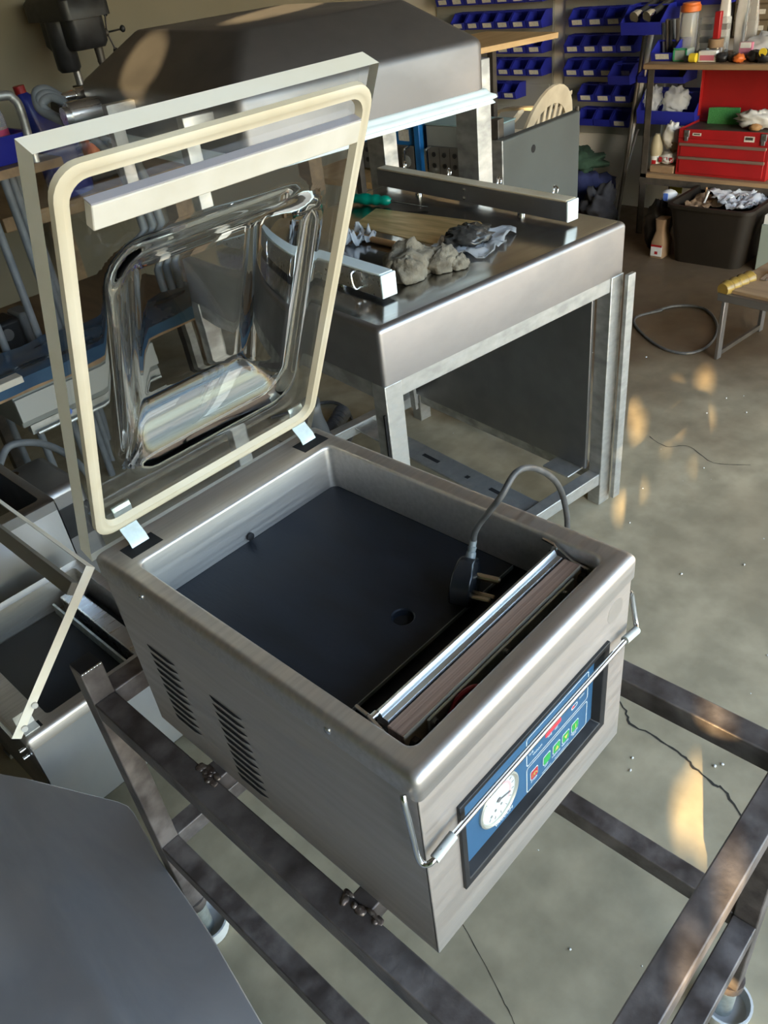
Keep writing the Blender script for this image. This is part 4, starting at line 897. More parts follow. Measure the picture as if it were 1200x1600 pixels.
# ------------------------------------------------------------------ equipment behind the chamber table
eb = thing('equipment_bench', 'bench of pale raw wood behind the chamber table, carrying the blue and grey rack units', 'bench', (2.95, 2.4, 0))
G().box(2.55, 3.15, 1.95, 3.05, 0.545, 0.575).build('bench_top', wood, eb, bevel=0.002)
for x in (2.60, 3.10):
    for y in (2.0, 3.0): G().box(x - 0.025, x + 0.025, y - 0.025, y + 0.025, 0, 0.545).build('leg', wood_old, eb)
ZQ = 0.576
def rack(name, label, y0, y1, h, body_m, top_m, posts, dial):
    r = thing(name, label, 'instrument', (2.9, (y0 + y1)/2, ZQ), group='rack instruments behind the chamber table')
    G().box(2.72, 2.90, y0, y1, ZQ + 0.012, ZQ + h).build('case', [body_m], r, bevel=0.004)
    G().box(2.715, 2.905, y0 - 0.002, y1 + 0.002, ZQ + h, ZQ + h + 0.006).build('top_cover', top_m, r, bevel=0.002)
    fp = G().box(2.708, 2.72, y0 + 0.012, y1 - 0.012, ZQ + 0.015, ZQ + h*0.62).build('front_panel', rack_face, r, bevel=0.002)
    n = 5
    for i in range(n):
        y = y1 - 0.05 - (y1 - y0 - 0.12) * i / (n - 1)
        for z in (0.26, 0.47):
            G().lathe([(0.011, 0), (0.011, 0.004), (0.006, 0.004), (0.006, 0.002)], 12, Matrix.Translation((2.708, y, ZQ + h*z)) @ Matrix.Rotation(R_(-90), 4, 'Y')).build('socket', black_plastic, fp)
        if i: G().box(2.7074, 2.7085, y + 0.028, y + 0.030, ZQ + 0.02, ZQ + h*0.6).build('panel_joint', black_matt, fp, smooth=0)
    if dial: G().lathe([(0.026, 0), (0.026, 0.006), (0.020, 0.008)], 20, Matrix.Translation((2.708, y0 + 0.06, ZQ + h*0.3)) @ Matrix.Rotation(R_(-90), 4, 'Y')).build('round_socket', rack_grey, fp)
    else: G().lathe([(0.042, 0), (0.042, 0.005), (0.036, 0.002)], 24, Matrix.Translation((2.708, y0 + 0.085, ZQ + h*0.30)) @ Matrix.Rotation(R_(-90), 4, 'Y')).build('round_vent', black_matt, fp)
    for y in posts:
        G().tube(spline([(2.712, y, ZQ + h*0.60), (2.68, y, ZQ + h*0.585), (2.672, y, ZQ + h*0.55), (2.672, y, ZQ + 0.05), (2.68, y, ZQ + 0.03), (2.712, y, ZQ + 0.025)], 4), 0.006, 8).build('grab_handle', chrome, r)
    for x in (2.75, 2.87):
        for y in (y0 + 0.03, y1 - 0.03): G().box(x - 0.012, x + 0.012, y - 0.012, y + 0.012, ZQ, ZQ + 0.012).build('foot', black_plastic, r)
    return r
rb = rack('blue_instrument', 'blue cased rack instrument with sockets and white sticker, behind the chamber table', 2.375, 2.82, 0.215, rack_blue, rack_blue, (2.415, 2.79), True)
G().box(2.7195, 2.7215, 2.42, 2.485, ZQ + 0.15, ZQ + 0.20).build('white_sticker', label_m, rb)
G().box(2.70, 2.73, 2.340, 2.374, ZQ, ZQ + 0.235).build('corner_post', rack_blue, rb, bevel=0.003)
rack('grey_instrument', 'grey cased instrument with pale teal top and a round vent, behind the right table post', 1.955, 2.315, 0.225, rack_grey, teal_top, (1.985, 2.285), False)
dc = thing('grey_cabinet', 'dark grey painted sheet cabinet standing right of the instruments, in front of the cream chair', 'cabinet', (2.83, 1.73, 0))
G().box(2.545, 3.12, 1.765, 1.81, 0.02, 0.800).build('door_panel', door_grey, dc, bevel=0.006)
G().box(2.538, 2.545, 1.762, 1.812, 0.02, 0.802).build('edge_trim', galv, dc, bevel=0.001)
G().box(3.122, 3.136, 1.775, 1.80, 0.70, 0.72).tube([(3.13, 1.787, 0.792), (3.13, 1.787, 0.815)], 0.008, 8).build('latch', dark_iron, dc)
G().lathe([(0.016, 0), (0.016, 0.001)], 16, Matrix.Translation((2.76, 1.7655, 0.725)) @ RX).build('finger_hole', black_matt, dc)
for x in (2.6, 3.06): G().box(x - 0.03, x + 0.03, 1.70, 1.87, 0, 0.02).build('foot', dark_iron, dc)
g = G().box(2.66, 2.75, 1.66+0.175, 1.895, 0.0, 0.91)
g = G().box(2.60, 2.66, 1.825, 1.885, 0.0, 0.885)
G_up = single('dark_upright', G().box(2.60, 2.64, 1.825, 1.865, 0.0, 0.865), dark_iron, 'dark square upright standing at the left edge of the grey cabinet', 'post', (2.63, 1.855, 0), bevel=0.003)

# plywood board behind the hood
g = G(); Mp = Matrix.Translation((2.72, 2.02, 1.075)) @ Matrix.Rotation(R_(-16), 4, 'Z') 
ply = [(-0.5, 0.0), (0.44, 0.0), (0.44, 0.05), (0.40, 0.45), (-0.5, 0.45)]
g.prism(ply, 0, 0.022, M=Mp)
pw = thing('plywood_board', 'pale plywood board sticking out to the right behind the hood', 'board', (2.72, 2.2, 1.075))
g.build('board', wood, pw, bevel=0.001)
for xx, yy in ((0.395, 0.41), (-0.46, 0.25)): G().bar(Mp @ Vector((xx, yy, 0)), ((Mp @ Vector((xx, yy, 0))).x, (Mp @ Vector((xx, yy, 0))).y, 0.0), 0.03, 0.03).build('prop', dark_iron, pw)

# cream plastic armchair
ac = thing('plastic_armchair', 'cream plastic garden armchair with slatted arched back by the blue bins', 'chair', (3.45, 2.42, 0), R_(182), local=True)
# local: x right, y back (towards the backrest is +y)
BK = lambda u, h: Vector((u, 0.20 + 0.10*h, 0.42 + 0.42*h))
g = G(); top = [(0.21*math.cos(R_(x)), 0.42 + 0.58*math.sin(R_(x))) for x in range(0, 181, 12)]
ar = [(0.235, -0.02)] + [(0.235, 0.2)] + [(0.235*math.cos(R_(x)), 0.40 + 0.60*math.sin(R_(x))) for x in range(0, 181, 12)] + [(-0.235, 0.2), (-0.235, -0.02)]
ai_ = [(0.185, -0.02)] + [(0.185, 0.2)] + [(0.185*math.cos(R_(x)), 0.38 + 0.42*math.sin(R_(x))) for x in range(0, 181, 12)] + [(-0.185, 0.2), (-0.185, -0.02)]
A = [BK(*p) for p in ar]; B = [BK(*p) for p in ai_]; dv = Vector((0, 0.014, -0.003)); n = len(A)
vs3 = A + B + [p + dv for p in A] + [p + dv for p in B]; fs3 = []
for i in range(n - 1):
    fs3 += [(i, i+1, n+i+1, n+i), (2*n+i+1, 2*n+i, 3*n+i, 3*n+i+1), (i+1, i, 2*n+i, 2*n+i+1), (n+i, n+i+1, 3*n+i+1, 3*n+i)]
G().add(vs3, fs3).build('back_frame', cream_chair, ac, smooth=50)
for k in range(7):
    u0 = -0.105 + 0.035*k; u1 = u0*1.5
    h1 = 0.38 + 0.42*math.sqrt(max(0, 1 - (u1/0.185)**2)) + 0.02
    p, q = BK(u0, -0.02) + dv*0.4, BK(u1, h1) + dv*0.4
    G().bar(p, q, 0.022, 0.009, up=(0, 1, 0)).build('back_slat', cream_chair, ac, bevel=0.002)
G().loft([rr(-0.22, 0.22, -0.24, 0.215, 0.05, 0.405, 4), rr(-0.23, 0.23, -0.25, 0.22, 0.05, 0.42, 4), rr(-0.22, 0.22, -0.24, 0.215, 0.05, 0.425, 4)], True, True).build('seat', cream_chair, ac)
for s in (-1, 1):
    ap = spline([(s*0.225, 0.255, 0.76), (s*0.245, 0.21, 0.71), (s*0.255, 0.12, 0.68), (s*0.262, -0.12, 0.668), (s*0.262, -0.215, 0.645), (s*0.258, -0.235, 0.585)], 5); L = []
    for i, p in enumerate(ap):
        L.append([p + Vector((-0.024, 0, -0.006)), p + Vector((0.024, 0, -0.006)), p + Vector((0.024, 0, 0.008)), p + Vector((-0.024, 0, 0.008))])
    G().loft(L, True, True).build('armrest', cream_chair, ac)
    for fr in (0, 1):
        y0 = -0.22 if fr == 0 else 0.20
        G().loft([[Vector((s*0.265 + dx, y0 + (-0.02 if fr == 0 else 0.05) + dy, 0)) for dx, dy in ((-.018, -.018), (.018, -.018), (.018, .018), (-.018, .018))],
                  [Vector((s*0.235 + dx, y0 + dy, 0.41)) for dx, dy in ((-.026, -.022), (.026, -.022), (.026, .022), (-.026, .022))]] +
                 ([[Vector((s*0.262 + dx, y0 - 0.012 + dy, 0.62)) for dx, dy in ((-.022, -.012), (.022, -.012), (.022, .012), (-.022, .012))]] if fr == 0 else []), True, True).build('leg', cream_chair, ac)

# ------------------------------------------------------------------ right wall: louvred panels with blue bins
for y0, y1, z0 in ((2.745, 3.62, 0.40), (2.02, 2.665, 0.405)):
    lab = ('left hand grey louvred wall panel for hanging bins, behind the hood' if y0 > 2.5 else 'right hand grey louvred wall panel for hanging bins, beside the shelf unit')
    pn = thing('louvre_panel', lab, 'wall panel', (XR - 0.02, (y0 + y1)/2, z0), group='louvred wall panels')
    G().box(XR - 0.018, XR - 0.002, y0, y1, z0, 1.62).build('panel', bin_board, pn, bevel=0.002)
    for k in range(9):
        z = 0.47 + 0.128*k + 0.045
        G().box(XR - 0.024, XR - 0.017, y0 + 0.02, y1 - 0.02, z, z + 0.022).build('louvre_strip', bin_board, pn, bevel=0.002)
protos = {}
def bin_at(x, y, z, wd, hh, dp_, label, labelled=True, rz=0.0):
    key = (wd, hh, dp_, labelled)
    if key in protos: o = copy_tree(protos[key])
    else:
        o = thing('storage_bin', '', 'bin', (0, 0, 0), local=True)
        h = wd/2; t = 0.0035
        # local: opening faces -x, back at x = 0
        def prof(y): return [Vector((0, y, hh)), Vector((0, y, 0)), Vector((-dp_, y, 0)), Vector((-dp_ - 0.012, y, hh*0.46)), Vector((-dp_*0.62, y, hh))]
        g = G(); pa, pb = prof(-h), prof(-h + t); pc_, pd = prof(h - t), prof(h)
        g.loft([pa, pb], True, True); g.loft([pc_, pd], True, True)
        g.box(-t, 0, -h + t, h - t, 0, hh); g.box(-dp_, -t, -h + t, h - t, 0, t)
        g.add([(-dp_, -h + t, 0), (-dp_, h - t, 0), (-dp_ - 0.012, h - t, hh*0.46), (-dp_ - 0.012, -h + t, hh*0.46), (-dp_ + t, -h + t, 0), (-dp_ + t, h - t, 0), (-dp_ - 0.012 + t, h - t, hh*0.46), (-dp_ - 0.012 + t, -h + t, hh*0.46)],
              ((0, 3, 2, 1), (4, 5, 6, 7), (3, 7, 6, 2), (0, 1, 5, 4)))
        g.bar((-dp_*0.60, -h + t, hh - 0.003), (-dp_*0.60, h - t, hh - 0.003), 0.008, 0.006)
        g.build('tray', bin_blue, o, smooth=0)
        if labelled:
            def lp_(u, v): 
                k_ = v; return Vector((-dp_ - 0.012*k_/0.46 - 0.0012, u, hh*k_))
            G().add([lp_(-h*0.62, 0.11), lp_(h*0.58, 0.10), lp_(h*0.58, 0.39), lp_(-h*0.62, 0.40)], [(0, 3, 2, 1)]).build('label_card', label_m, o, smooth=0)
        protos[key] = o
    o.location = (x, y, z); o.rotation_euler = (0, 0, rz); o['label'] = label; o['category'] = 'bin'; o['group'] = 'blue storage bins on the wall panels'
    return o
NUM = ['first', 'second', 'third', 'fourth', 'fifth', 'sixth', 'seventh']
ROW = ['lowest', 'second lowest', 'third lowest', 'middle', 'fifth', 'sixth', 'topmost']
ZR = [0.470, 0.598, 0.727, 0.846, 0.976, 1.105]
left_rows = [(0, 0, 0), (2.93, 2, 1), (2.745, 5, 0), (2.745, 5, 0), (2.745, 6, 0), (2.745, 7, 0)]
for r, (ystart, n, _) in enumerate(left_rows):
    for k in range(n):
        bin_at(XR - 0.025, ystart + 0.055 + (n - 1 - k)*0.112, ZR[r], 0.106, 0.085, 0.105, f'blue bin on the left wall panel, {ROW[r]} row, {NUM[k]} from the left')
right_rows = [(2.165, 3), (2.165, 3), (2.15, 4), (2.15, 4), (2.235, 3), (2.15, 4)]
for r, (ystart, n) in enumerate(right_rows):
    for k in range(n):
        bin_at(XR - 0.025, ystart + 0.055 + (n - 1 - k)*0.112, ZR[r], 0.106, 0.085, 0.105, f'blue bin on the right wall panel, {ROW[r]} row, {NUM[k]} from the left', not (r == 0 and k < 2))
bin_at(XR - 0.13, 2.16, 0.715, 0.13, 0.095, 0.14, 'wider blue bin standing proud at the right end of the third row', False)
bin_at(XR - 0.14, 2.02, 0.955, 0.22, 0.125, 0.19, 'large blue bin holding two silver torches, above the left end of the shelf', False)
bin_at(XR - 0.06, 1.80, 1.06, 0.30, 0.10, 0.12, 'wide dark blue bin on the wall behind the orange lidded jar', False)
bin_at(XR - 0.06, 1.89, 0.52, 0.33, 0.15, 0.18, 'large blue bin stuffed with clear plastic bags, under the shelf top', False)
bin_at(XR - 0.06, 1.95, 0.715, 0.26, 0.07, 0.15, 'shallow blue bin just below the shelf top', False)
for k, (y, a) in enumerate(((2.055, -0.3), (1.985, -0.4))):
    p = Vector((XR - 0.345, y, 1.035))
    tt = thing('torch', ('left silver torch' if k == 0 else 'right silver torch') + ' lying in the large blue bin above the shelf', 'torch', tuple(p), group='torches in the blue bin')
    d = Vector((0.8, a*0.6, 0.28)).normalized()
    G().tube([p, p + d*0.03, p + d*0.05], [0.027, 0.026, 0.016], 14).build('head', chrome, tt); G().tube([p + d*0.05, p + d*0.20], 0.015, 12).build('barrel', black_plastic, tt)
for k, (x, y, z) in enumerate(((XR - 0.20, 1.99, 0.635), (XR - 0.20, 1.86, 0.630))):
    single('plastic_bag', G().blob((x, y, z), (0.055, 0.045 + 0.022*k, 0.062), 0.4, 2.6, 30, 20, 11 + k), bag_m, ('left' if k == 0 else 'right') + ' clear plastic bag bulging out of the large blue bin under the shelf top', 'bag', (x, y, z - 0.06), group='clear bags in the blue bin')
# leaning tubes
for k, (p, q, r, m, lab) in enumerate((((4.17, 2.15, 0.0), (4.33, 2.06, 1.08), 0.014, white_pl, 'pale metal tube leaning on the wall left of the shelf unit'), ((4.13, 2.11, 0.0), (4.26, 2.085, 0.93), 0.011, dark_iron, 'dark tube leaning on the wall close to the shelf leg'), ((4.22, 2.19, 0.0), (4.36, 2.14, 0.45), 0.009, skirt_m, 'thin steel tube leaning behind the pale metal tube'))):
    single('leaning_tube', G().tube([p, q], r, 10), m, lab, 'tube', p, group='tubes leaning on the right wall')

# clothes pile
for nm, c_, rad, m, lab, sd_ in (('blue_jacket', (4.16, 2.40, 0.12), (0.17, 0.19, 0.14), cloth_blue, 'navy blue cloth heaped on the floor beside the grey cabinet', 3),
                                ('green_cloth', (4.20, 2.42, 0.30), (0.12, 0.15, 0.06), cloth_green, 'dark green cloth on top of the navy heap', 5),
                                ('black_cloth', (4.00, 2.17, 0.10), (0.09, 0.09, 0.12), cloth_black, 'charcoal cloth heaped left of the shelf leg', 8)):
    single(nm, G().blob(c_, rad, 0.55, 2.4, 36, 22, sd_, flat=0.001), m, lab, 'cloth', (c_[0], c_[1], 0.0 if c_[2] < 0.2 else c_[2] - 0.05))
single('red_scrap', G().box(3.93, 3.99, 2.27, 2.36, 0.0, 0.10), red_paint, 'small red piece standing in front of the navy heap', 'box', (3.96, 2.31, 0), bevel=0.006)

# ------------------------------------------------------------------ shelf unit on the right
su = thing('shelf_unit', 'dark iron shelf unit with worn wooden boards along the right wall', 'shelf', (4.17, 1.35, 0))
fx0, fx1, fy0, fy1 = 3.975, 4.36, 0.72, 1.905
for x in (fx0, fx1 - 0.035):
    for y in (fy0, fy1 - 0.035): G().box(x, x + 0.004, y, y + 0.035, 0, 0.82).box(x + (0 if y > 1 else 0), x + 0.035, (y + 0.031 if y > 1 else y), (y + 0.035 if y > 1 else y + 0.004), 0, 0.82).build('leg', dark_iron, su)
G().box(fx0 - 0.015, fx1, fy0 - 0.02, fy1 + 0.02, 0.820, 0.845).build('top_board', wood_old, su, bevel=0.003)
G().box(fx0, fx1, fy0, fy1, 0.300, 0.322).build('lower_board', wood_old, su, bevel=0.002)
G().box(fx0 - 0.003, fx0 + 0.004, fy0, fy1, 0.268, 0.302).build('shelf_rail', dark_iron, su); G().box(fx1 - 0.004, fx1, fy0, fy1, 0.268, 0.302).build('shelf_rail', dark_iron, su)
ZT, ZL = 0.8455, 0.3225
# red toolbox
tb = thing('toolbox', 'red metal toolbox with two drawers and raised lid on the lower shelf', 'toolbox', (4.12, 1.49, ZL))
ty0, ty1, tx0, tx1, tz1 = 1.255, 1.725, 4.01, 4.235, 0.545
G().box(tx0, tx1, ty0, ty1, ZL, tz1 - 0.045).box(tx0, tx0 + 0.004, ty0, ty1, tz1 - 0.045, tz1).box(tx1 - 0.004, tx1, ty0, ty1, tz1 - 0.045, tz1).box(tx0, tx1, ty0, ty0 + 0.004, tz1 - 0.045, tz1).box(tx0, tx1, ty1 - 0.004, ty1, tz1 - 0.045, tz1).build('body', red_paint, tb, bevel=0.003)
lidb = G().box(tx1 - 0.002, tx1 + 0.004, ty0, ty1, tz1, tz1 + 0.235).box(tx1 - 0.03, tx1 - 0.002, ty0, ty0 + 0.004, tz1 + 0.02, tz1 + 0.235).box(tx1 - 0.03, tx1 - 0.002, ty1 - 0.004, ty1, tz1 + 0.02, tz1 + 0.235).build('lid', red_paint, tb, bevel=0.001)
for k, (z0, z1) in enumerate(((0.415, 0.470), (0.335, 0.405))):
    dr = G().box(tx0 - 0.006, tx0, ty0 + 0.018, ty1 - 0.018, z0, z1).build('drawer', red_paint, tb, bevel=0.002)
    G().box(tx0 - 0.013, tx0 - 0.005, ty0 + 0.012, ty1 - 0.012, z1 - 0.004, z1 + 0.010).build('drawer_pull', red_trim, dr, bevel=0.002)
for y in (ty1 - 0.045, ty0 + 0.035):
    la = G().box(tx0 - 0.006, tx0, y - 0.014, y + 0.014, 0.505, 0.540).box(tx0 - 0.009, tx0, y - 0.009, y + 0.009, 0.488, 0.510).build('latch', skirt_m, tb, bevel=0.002)
    G().box(tx0 - 0.010, tx0 - 0.006, y - 0.006, y + 0.006, 0.515, 0.530).build('latch_hook', dark_iron, la)
G().box(tx0 - 0.002, tx0, 1.605, 1.65, 0.515, 0.528).build('badge', label_m, tb); G().box(tx0 - 0.0026, tx0 - 0.002, 1.611, 1.644, 0.519, 0.525).build('badge_strip', dark_iron, tb)
G().box(tx0 - 0.002, tx0, 1.335, 1.385, 0.500, 0.525).build('badge', label_m, tb); G().box(tx0 - 0.0026, tx0 - 0.002, 1.342, 1.380, 0.508, 0.521).build('badge_strip', dark_iron, tb)
G().box(tx0 + 0.005, tx1 - 0.005, ty0 + 0.005, ty1 - 0.005, tz1 - 0.018, tz1 - 0.010).build('tray', dark_iron, tb)
pd_ = thing('scouring_pad', 'green scouring pad with yellow sponge back, leaning on the toolbox lid', 'sponge', (4.19, 1.58, tz1))
G().prism([(-0.085, 0), (0.085, 0), (0.08, 0.075), (0.03, 0.079), (-0.08, 0.08)], -0.004, 0.004, M=Matrix.Translation((4.192, 1.575, tz1 - 0.009)) @ Matrix.Rotation(R_(90), 4, 'Z') @ Matrix.Rotation(R_(84), 4, 'X')).build('green_face', green_pad, pd_)
G().prism([(-0.088, 0.003), (0.083, 0.002), (0.079, 0.079), (-0.083, 0.083)], -0.022, -0.004, M=Matrix.Translation((4.192, 1.575, tz1 - 0.009)) @ Matrix.Rotation(R_(90), 4, 'Z') @ Matrix.Rotation(R_(84), 4, 'X')).build('sponge_back', yellow_p, pd_) if False else None
single('white_cloth', G().blob((4.13, 1.38, tz1 + 0.035), (0.05, 0.10, 0.038), 0.5, 3, 30, 16, 21, flat=tz1 - 0.008), paper_white, 'white crumpled cloth in the open toolbox top', 'cloth', (4.13, 1.38, tz1 - 0.008))
single('brown_tool', G().blob((4.09, 1.37, tz1 + 0.005), (0.025, 0.03, 0.02), 0.3, 3, 16, 10, 23), dowel_m, 'small brown tool knob poking from the open toolbox', 'tool', (4.09, 1.37, tz1 - 0.008))
# left of the toolbox
bo = thing('spray_bottle', 'beige bottle with white and red base at the left end of the lower shelf', 'bottle', (4.06, 1.875, ZL))
MQ = Matrix.Translation((4.06, 1.865, ZL))
G().lathe([(0.028, 0), (0.030, 0.005), (0.030, 0.075)], 16, MQ).build('base_label', paper_white, bo); G().lathe([(0.030, 0.075), (0.034, 0.10), (0.030, 0.14), (0.018, 0.17), (0.012, 0.18)], 16, MQ).build('bottle_body', mat('beige_plastic', (0.36, 0.31, 0.20), rough=0.5), bo)
G().add([MQ @ Vector((0.0306*math.cos(R_(a_)), 0.0306*math.sin(R_(a_)), z_)) for z_ in (0.02, 0.055) for a_ in (165, 180, 195, 210)], [(i, i+1, i+5, i+4) for i in range(3)]).build('red_mark', red_paint, bo)
wg = G().blob((4.09, 1.80, 0.49), (0.045, 0.045, 0.062), 0.35, 3.2, 24, 16, 31)
single('white_glove', wg, white_pl, 'white crumpled glove on the heap left of the red toolbox', 'glove', (4.09, 1.80, 0.43))
wb_ = thing('red_white_bag', 'white bag with red print lying left of the red toolbox', 'bag', (4.08, 1.80, ZL))
G().blob((4.08, 1.795, 0.385), (0.055, 0.062, 0.028), 0.35, 3, 24, 14, 33).build('bag_body', paper_white, wb_)
for k in range(3): G().box(4.027, 4.031, 1.755 + 0.03*k, 1.772 + 0.03*k, 0.372, 0.396).build('red_print', red_paint, wb_)
single('brown_box', G().box(4.005, 4.16, 1.735, 1.868, ZL + 0.0, ZL + 0.036), carton, 'flat brown box under the red and white bag', 'box', (4.08, 1.80, ZL), bevel=0.003)
single('brown_sack', G().blob((4.13, 1.77, 0.44), (0.07, 0.045, 0.045), 0.35, 3, 22, 14, 36), carton, 'crumpled brown sack behind the white glove', 'sack', (4.13, 1.77, 0.40))
# top shelf
bin_at(4.20, 1.865, ZT, 0.12, 0.085, 0.16, 'small blue bin full of tools at the left end of the shelf top', True)
for k in range(5):
    y = 1.83 + 0.018*k; b = random.uniform(-0.2, 0.2)
    single('hand_tool', G().tube([(4.13, y, ZT + 0.012), (4.10 + b*0.2, y + b*0.1, ZT + 0.15 + 0.03*random.random())], [0.008, 0.010], 8), [dark_iron, grey_pl, black_plastic][k % 3], ['front dark', 'second', 'middle', 'fourth', 'rearmost'][k] + ' tool handle standing in the small blue bin of tools', 'tool', (4.13, y, ZT + 0.01), group='tools in the small blue bin')
gt = thing('clear_tub', 'small clear tub with green rim on the shelf top beside the blue bin', 'tub', (4.07, 1.765, ZT))
G().box(4.03, 4.12, 1.735, 1.80, ZT, ZT + 0.052).build('tub', mat('smoky_clear_plastic', (0.32, 0.36, 0.33), rough=0.2), gt, bevel=0.006)
G().box(4.026, 4.031, 1.733, 1.740, ZT, ZT + 0.056).box(4.026, 4.031, 1.796, 1.803, ZT, ZT + 0.056).box(4.026, 4.031, 1.733, 1.803, ZT + 0.05, ZT + 0.058).box(4.026, 4.031, 1.733, 1.803, ZT, ZT + 0.006).build('green_rim', mat('green_rim', (0.05, 0.28, 0.14), rough=0.4), gt)
jr = thing('orange_lid_jar', 'tall clear jar with orange lid on the shelf top', 'jar', (4.16, 1.785, ZT))
MJ = Matrix.Translation((4.16, 1.795, ZT))
G().lathe([(0.040, 0), (0.043, 0.01), (0.043, 0.185), (0.036, 0.20)], 20, MJ).build('jar_body', clearp, jr); G().lathe([(0.040, 0.196), (0.048, 0.200), (0.048, 0.222), (0.042, 0.228), (0.042, 0.236), (0.03, 0.238)], 20, MJ).build('lid', orange_p, jr)
oc = thing('clear_organiser', 'clear compartment box of small parts standing on the shelf top', 'box', (4.18, 1.68, ZT))
G().box(4.16, 4.20, 1.60, 1.745, ZT, ZT + 0.17).build('case', clearp, oc, bevel=0.004)
for i in range(2):
    for j in range(3): G().box(4.163, 4.197, 1.608 + 0.07*i, 1.608 + 0.07*i + 0.06, ZT + 0.006 + 0.055*j, ZT + 0.03 + 0.055*j).build('compartment', [grey_pl, label_m, dark_iron][(i + j) % 3], oc)
single('red_case', G().box(4.10, 4.13, 1.615, 1.645, ZT + 0.085, ZT + 0.20), red_paint, 'red and white upright packet standing on the silver tin', 'packet', (4.11, 1.63, ZT + 0.085), bevel=0.004)
tn = thing('silver_tin', 'round silver tin with brown top on the shelf, under the red packet', 'tin', (4.11, 1.63, ZT))
G().lathe([(0.042, 0), (0.042, 0.05)], 24, Matrix.Translation((4.115, 1.63, ZT))).build('tin', chrome, tn); G().lathe([(0.036, 0.05), (0.036, 0.085)], 20, Matrix.Translation((4.115, 1.63, ZT))).build('brown_roll', carton, tn)
pk = thing('printed_packet', 'white packet with pink print lying at the front of the shelf top', 'packet', (4.02, 1.625, ZT))
G().box(4.01, 4.04, 1.575, 1.665, ZT, ZT + 0.048).build('packet', paper_white, pk, bevel=0.003); G().box(4.008, 4.0102, 1.585, 1.655, ZT + 0.008, ZT + 0.030).build('pink_print', mat('pink_ink', (0.55, 0.16, 0.22), rough=0.5), pk)
single('yellow_reel', G().tube([(4.0, 1.70, ZT + 0.021), (4.0, 1.668, ZT + 0.021)], 0.020, 16), yellow_p, 'small yellow and black reel at the front edge of the shelf', 'reel', (4.0, 1.685, ZT))
single('black_reel', G().tube([(4.0, 1.725, ZT + 0.016), (4.0, 1.705, ZT + 0.016)], 0.015, 12), black_plastic, 'small black reel beside the yellow reel on the shelf edge', 'reel', (4.0, 1.715, ZT))
for k, (x, y, r, m, lab) in enumerate(((4.02, 1.55, 0.022, black_plastic, 'black glossy tool lump behind the shelf edge, right of the printed packet'), (4.03, 1.50, 0.020, dark_iron, 'dark metal fitting near the shelf edge, left of the orange lump'), (4.0, 1.46, 0.020, orange_p, 'orange lump of plastic on the shelf top'), (4.03, 1.40, 0.026, black_plastic, 'black coiled lump right of the orange one'), (4.01, 1.345, 0.028, black_plastic, 'black tape measure case near the right end of the shelf'))):
    single('tool_lump', G().blob((x, y, ZT + r*0.9), (r*1.2, r*1.4, r), 0.35, 3, 18, 12, 40 + k, flat=ZT), m, lab, 'tool', (x, y, ZT), group='small tools along the shelf edge')
single('tape_disc', G().tube([(3.98, 1.345, ZT + 0.045), (3.985, 1.345, ZT + 0.045)], 0.018, 16), yellow_p, 'yellow disc on the black tape measure case', 'disc', (3.98, 1.345, ZT + 0.03))
pk2 = thing('pink_packet', 'clear bag with white and pink label standing mid shelf', 'packet', (4.07, 1.46, ZT))
G().box(4.06, 4.08, 1.43, 1.49, ZT, ZT + 0.075).build('packet', mat('pink_ink_card', (0.52, 0.18, 0.26), rough=0.5), pk2); G().box(4.058, 4.0602, 1.435, 1.485, ZT + 0.052, ZT + 0.075).build('white_label', paper_white, pk2)
for k, (x, y, h) in enumerate(((4.2, 1.64, 0.30), (4.22, 1.56, 0.34), (4.2, 1.50, 0.26))):
    single('hanging_bag', G().loft([rr(x - 0.012, x + 0.012, y - 0.022, y + 0.022, 0.008, ZT, 3), rr(x - 0.02, x + 0.02, y - 0.028, y + 0.028, 0.01, ZT + h*0.5, 3), rr(x - 0.006, x + 0.006, y - 0.016, y + 0.016, 0.004, ZT + h, 3)], True, True), [white_pl, paper_white, clearp][k], ['left white upright pouch behind the silver tin', 'taller white upright pouch right of the red packet', 'clear upright pouch right of the white pouches'][k], 'pouch', (x, y, ZT), group='upright pouches on the shelf')
single('clear_bag', G().blob((4.16, 1.38, ZT + 0.05), (0.07, 0.12, 0.05), 0.4, 3, 26, 16, 52, flat=ZT), bag_m, 'rumpled clear bag at the right end of the shelf top', 'bag', (4.16, 1.38, ZT))
dcb = thing('drawer_cabinet', 'brown small parts cabinet of little drawers above the shelf top', 'cabinet', (4.36, 1.42, 0.93))
G().box(4.34, XR - 0.002, 1.20, 1.66, 0.90, 1.26).build('case', mat('brown_drawer_case', (0.10, 0.075, 0.045), rough=0.5), dcb, bevel=0.003)
for i in range(5):
    for j in range(5):
        y = 1.212 + 0.0885*i; z = 0.912 + 0.069*j
        dr = G().box(4.330, 4.341, y, y + 0.08, z, z + 0.06).build('drawer', mat('smoky_drawer', (0.16, 0.125, 0.08), rough=0.3) if i + j == 0 else bpy.data.materials['smoky_drawer'], dcb)
        G().box(4.3285, 4.3302, y + 0.018, y + 0.062, z + 0.022, z + 0.042).build('label_card', label_m, dr, smooth=0)
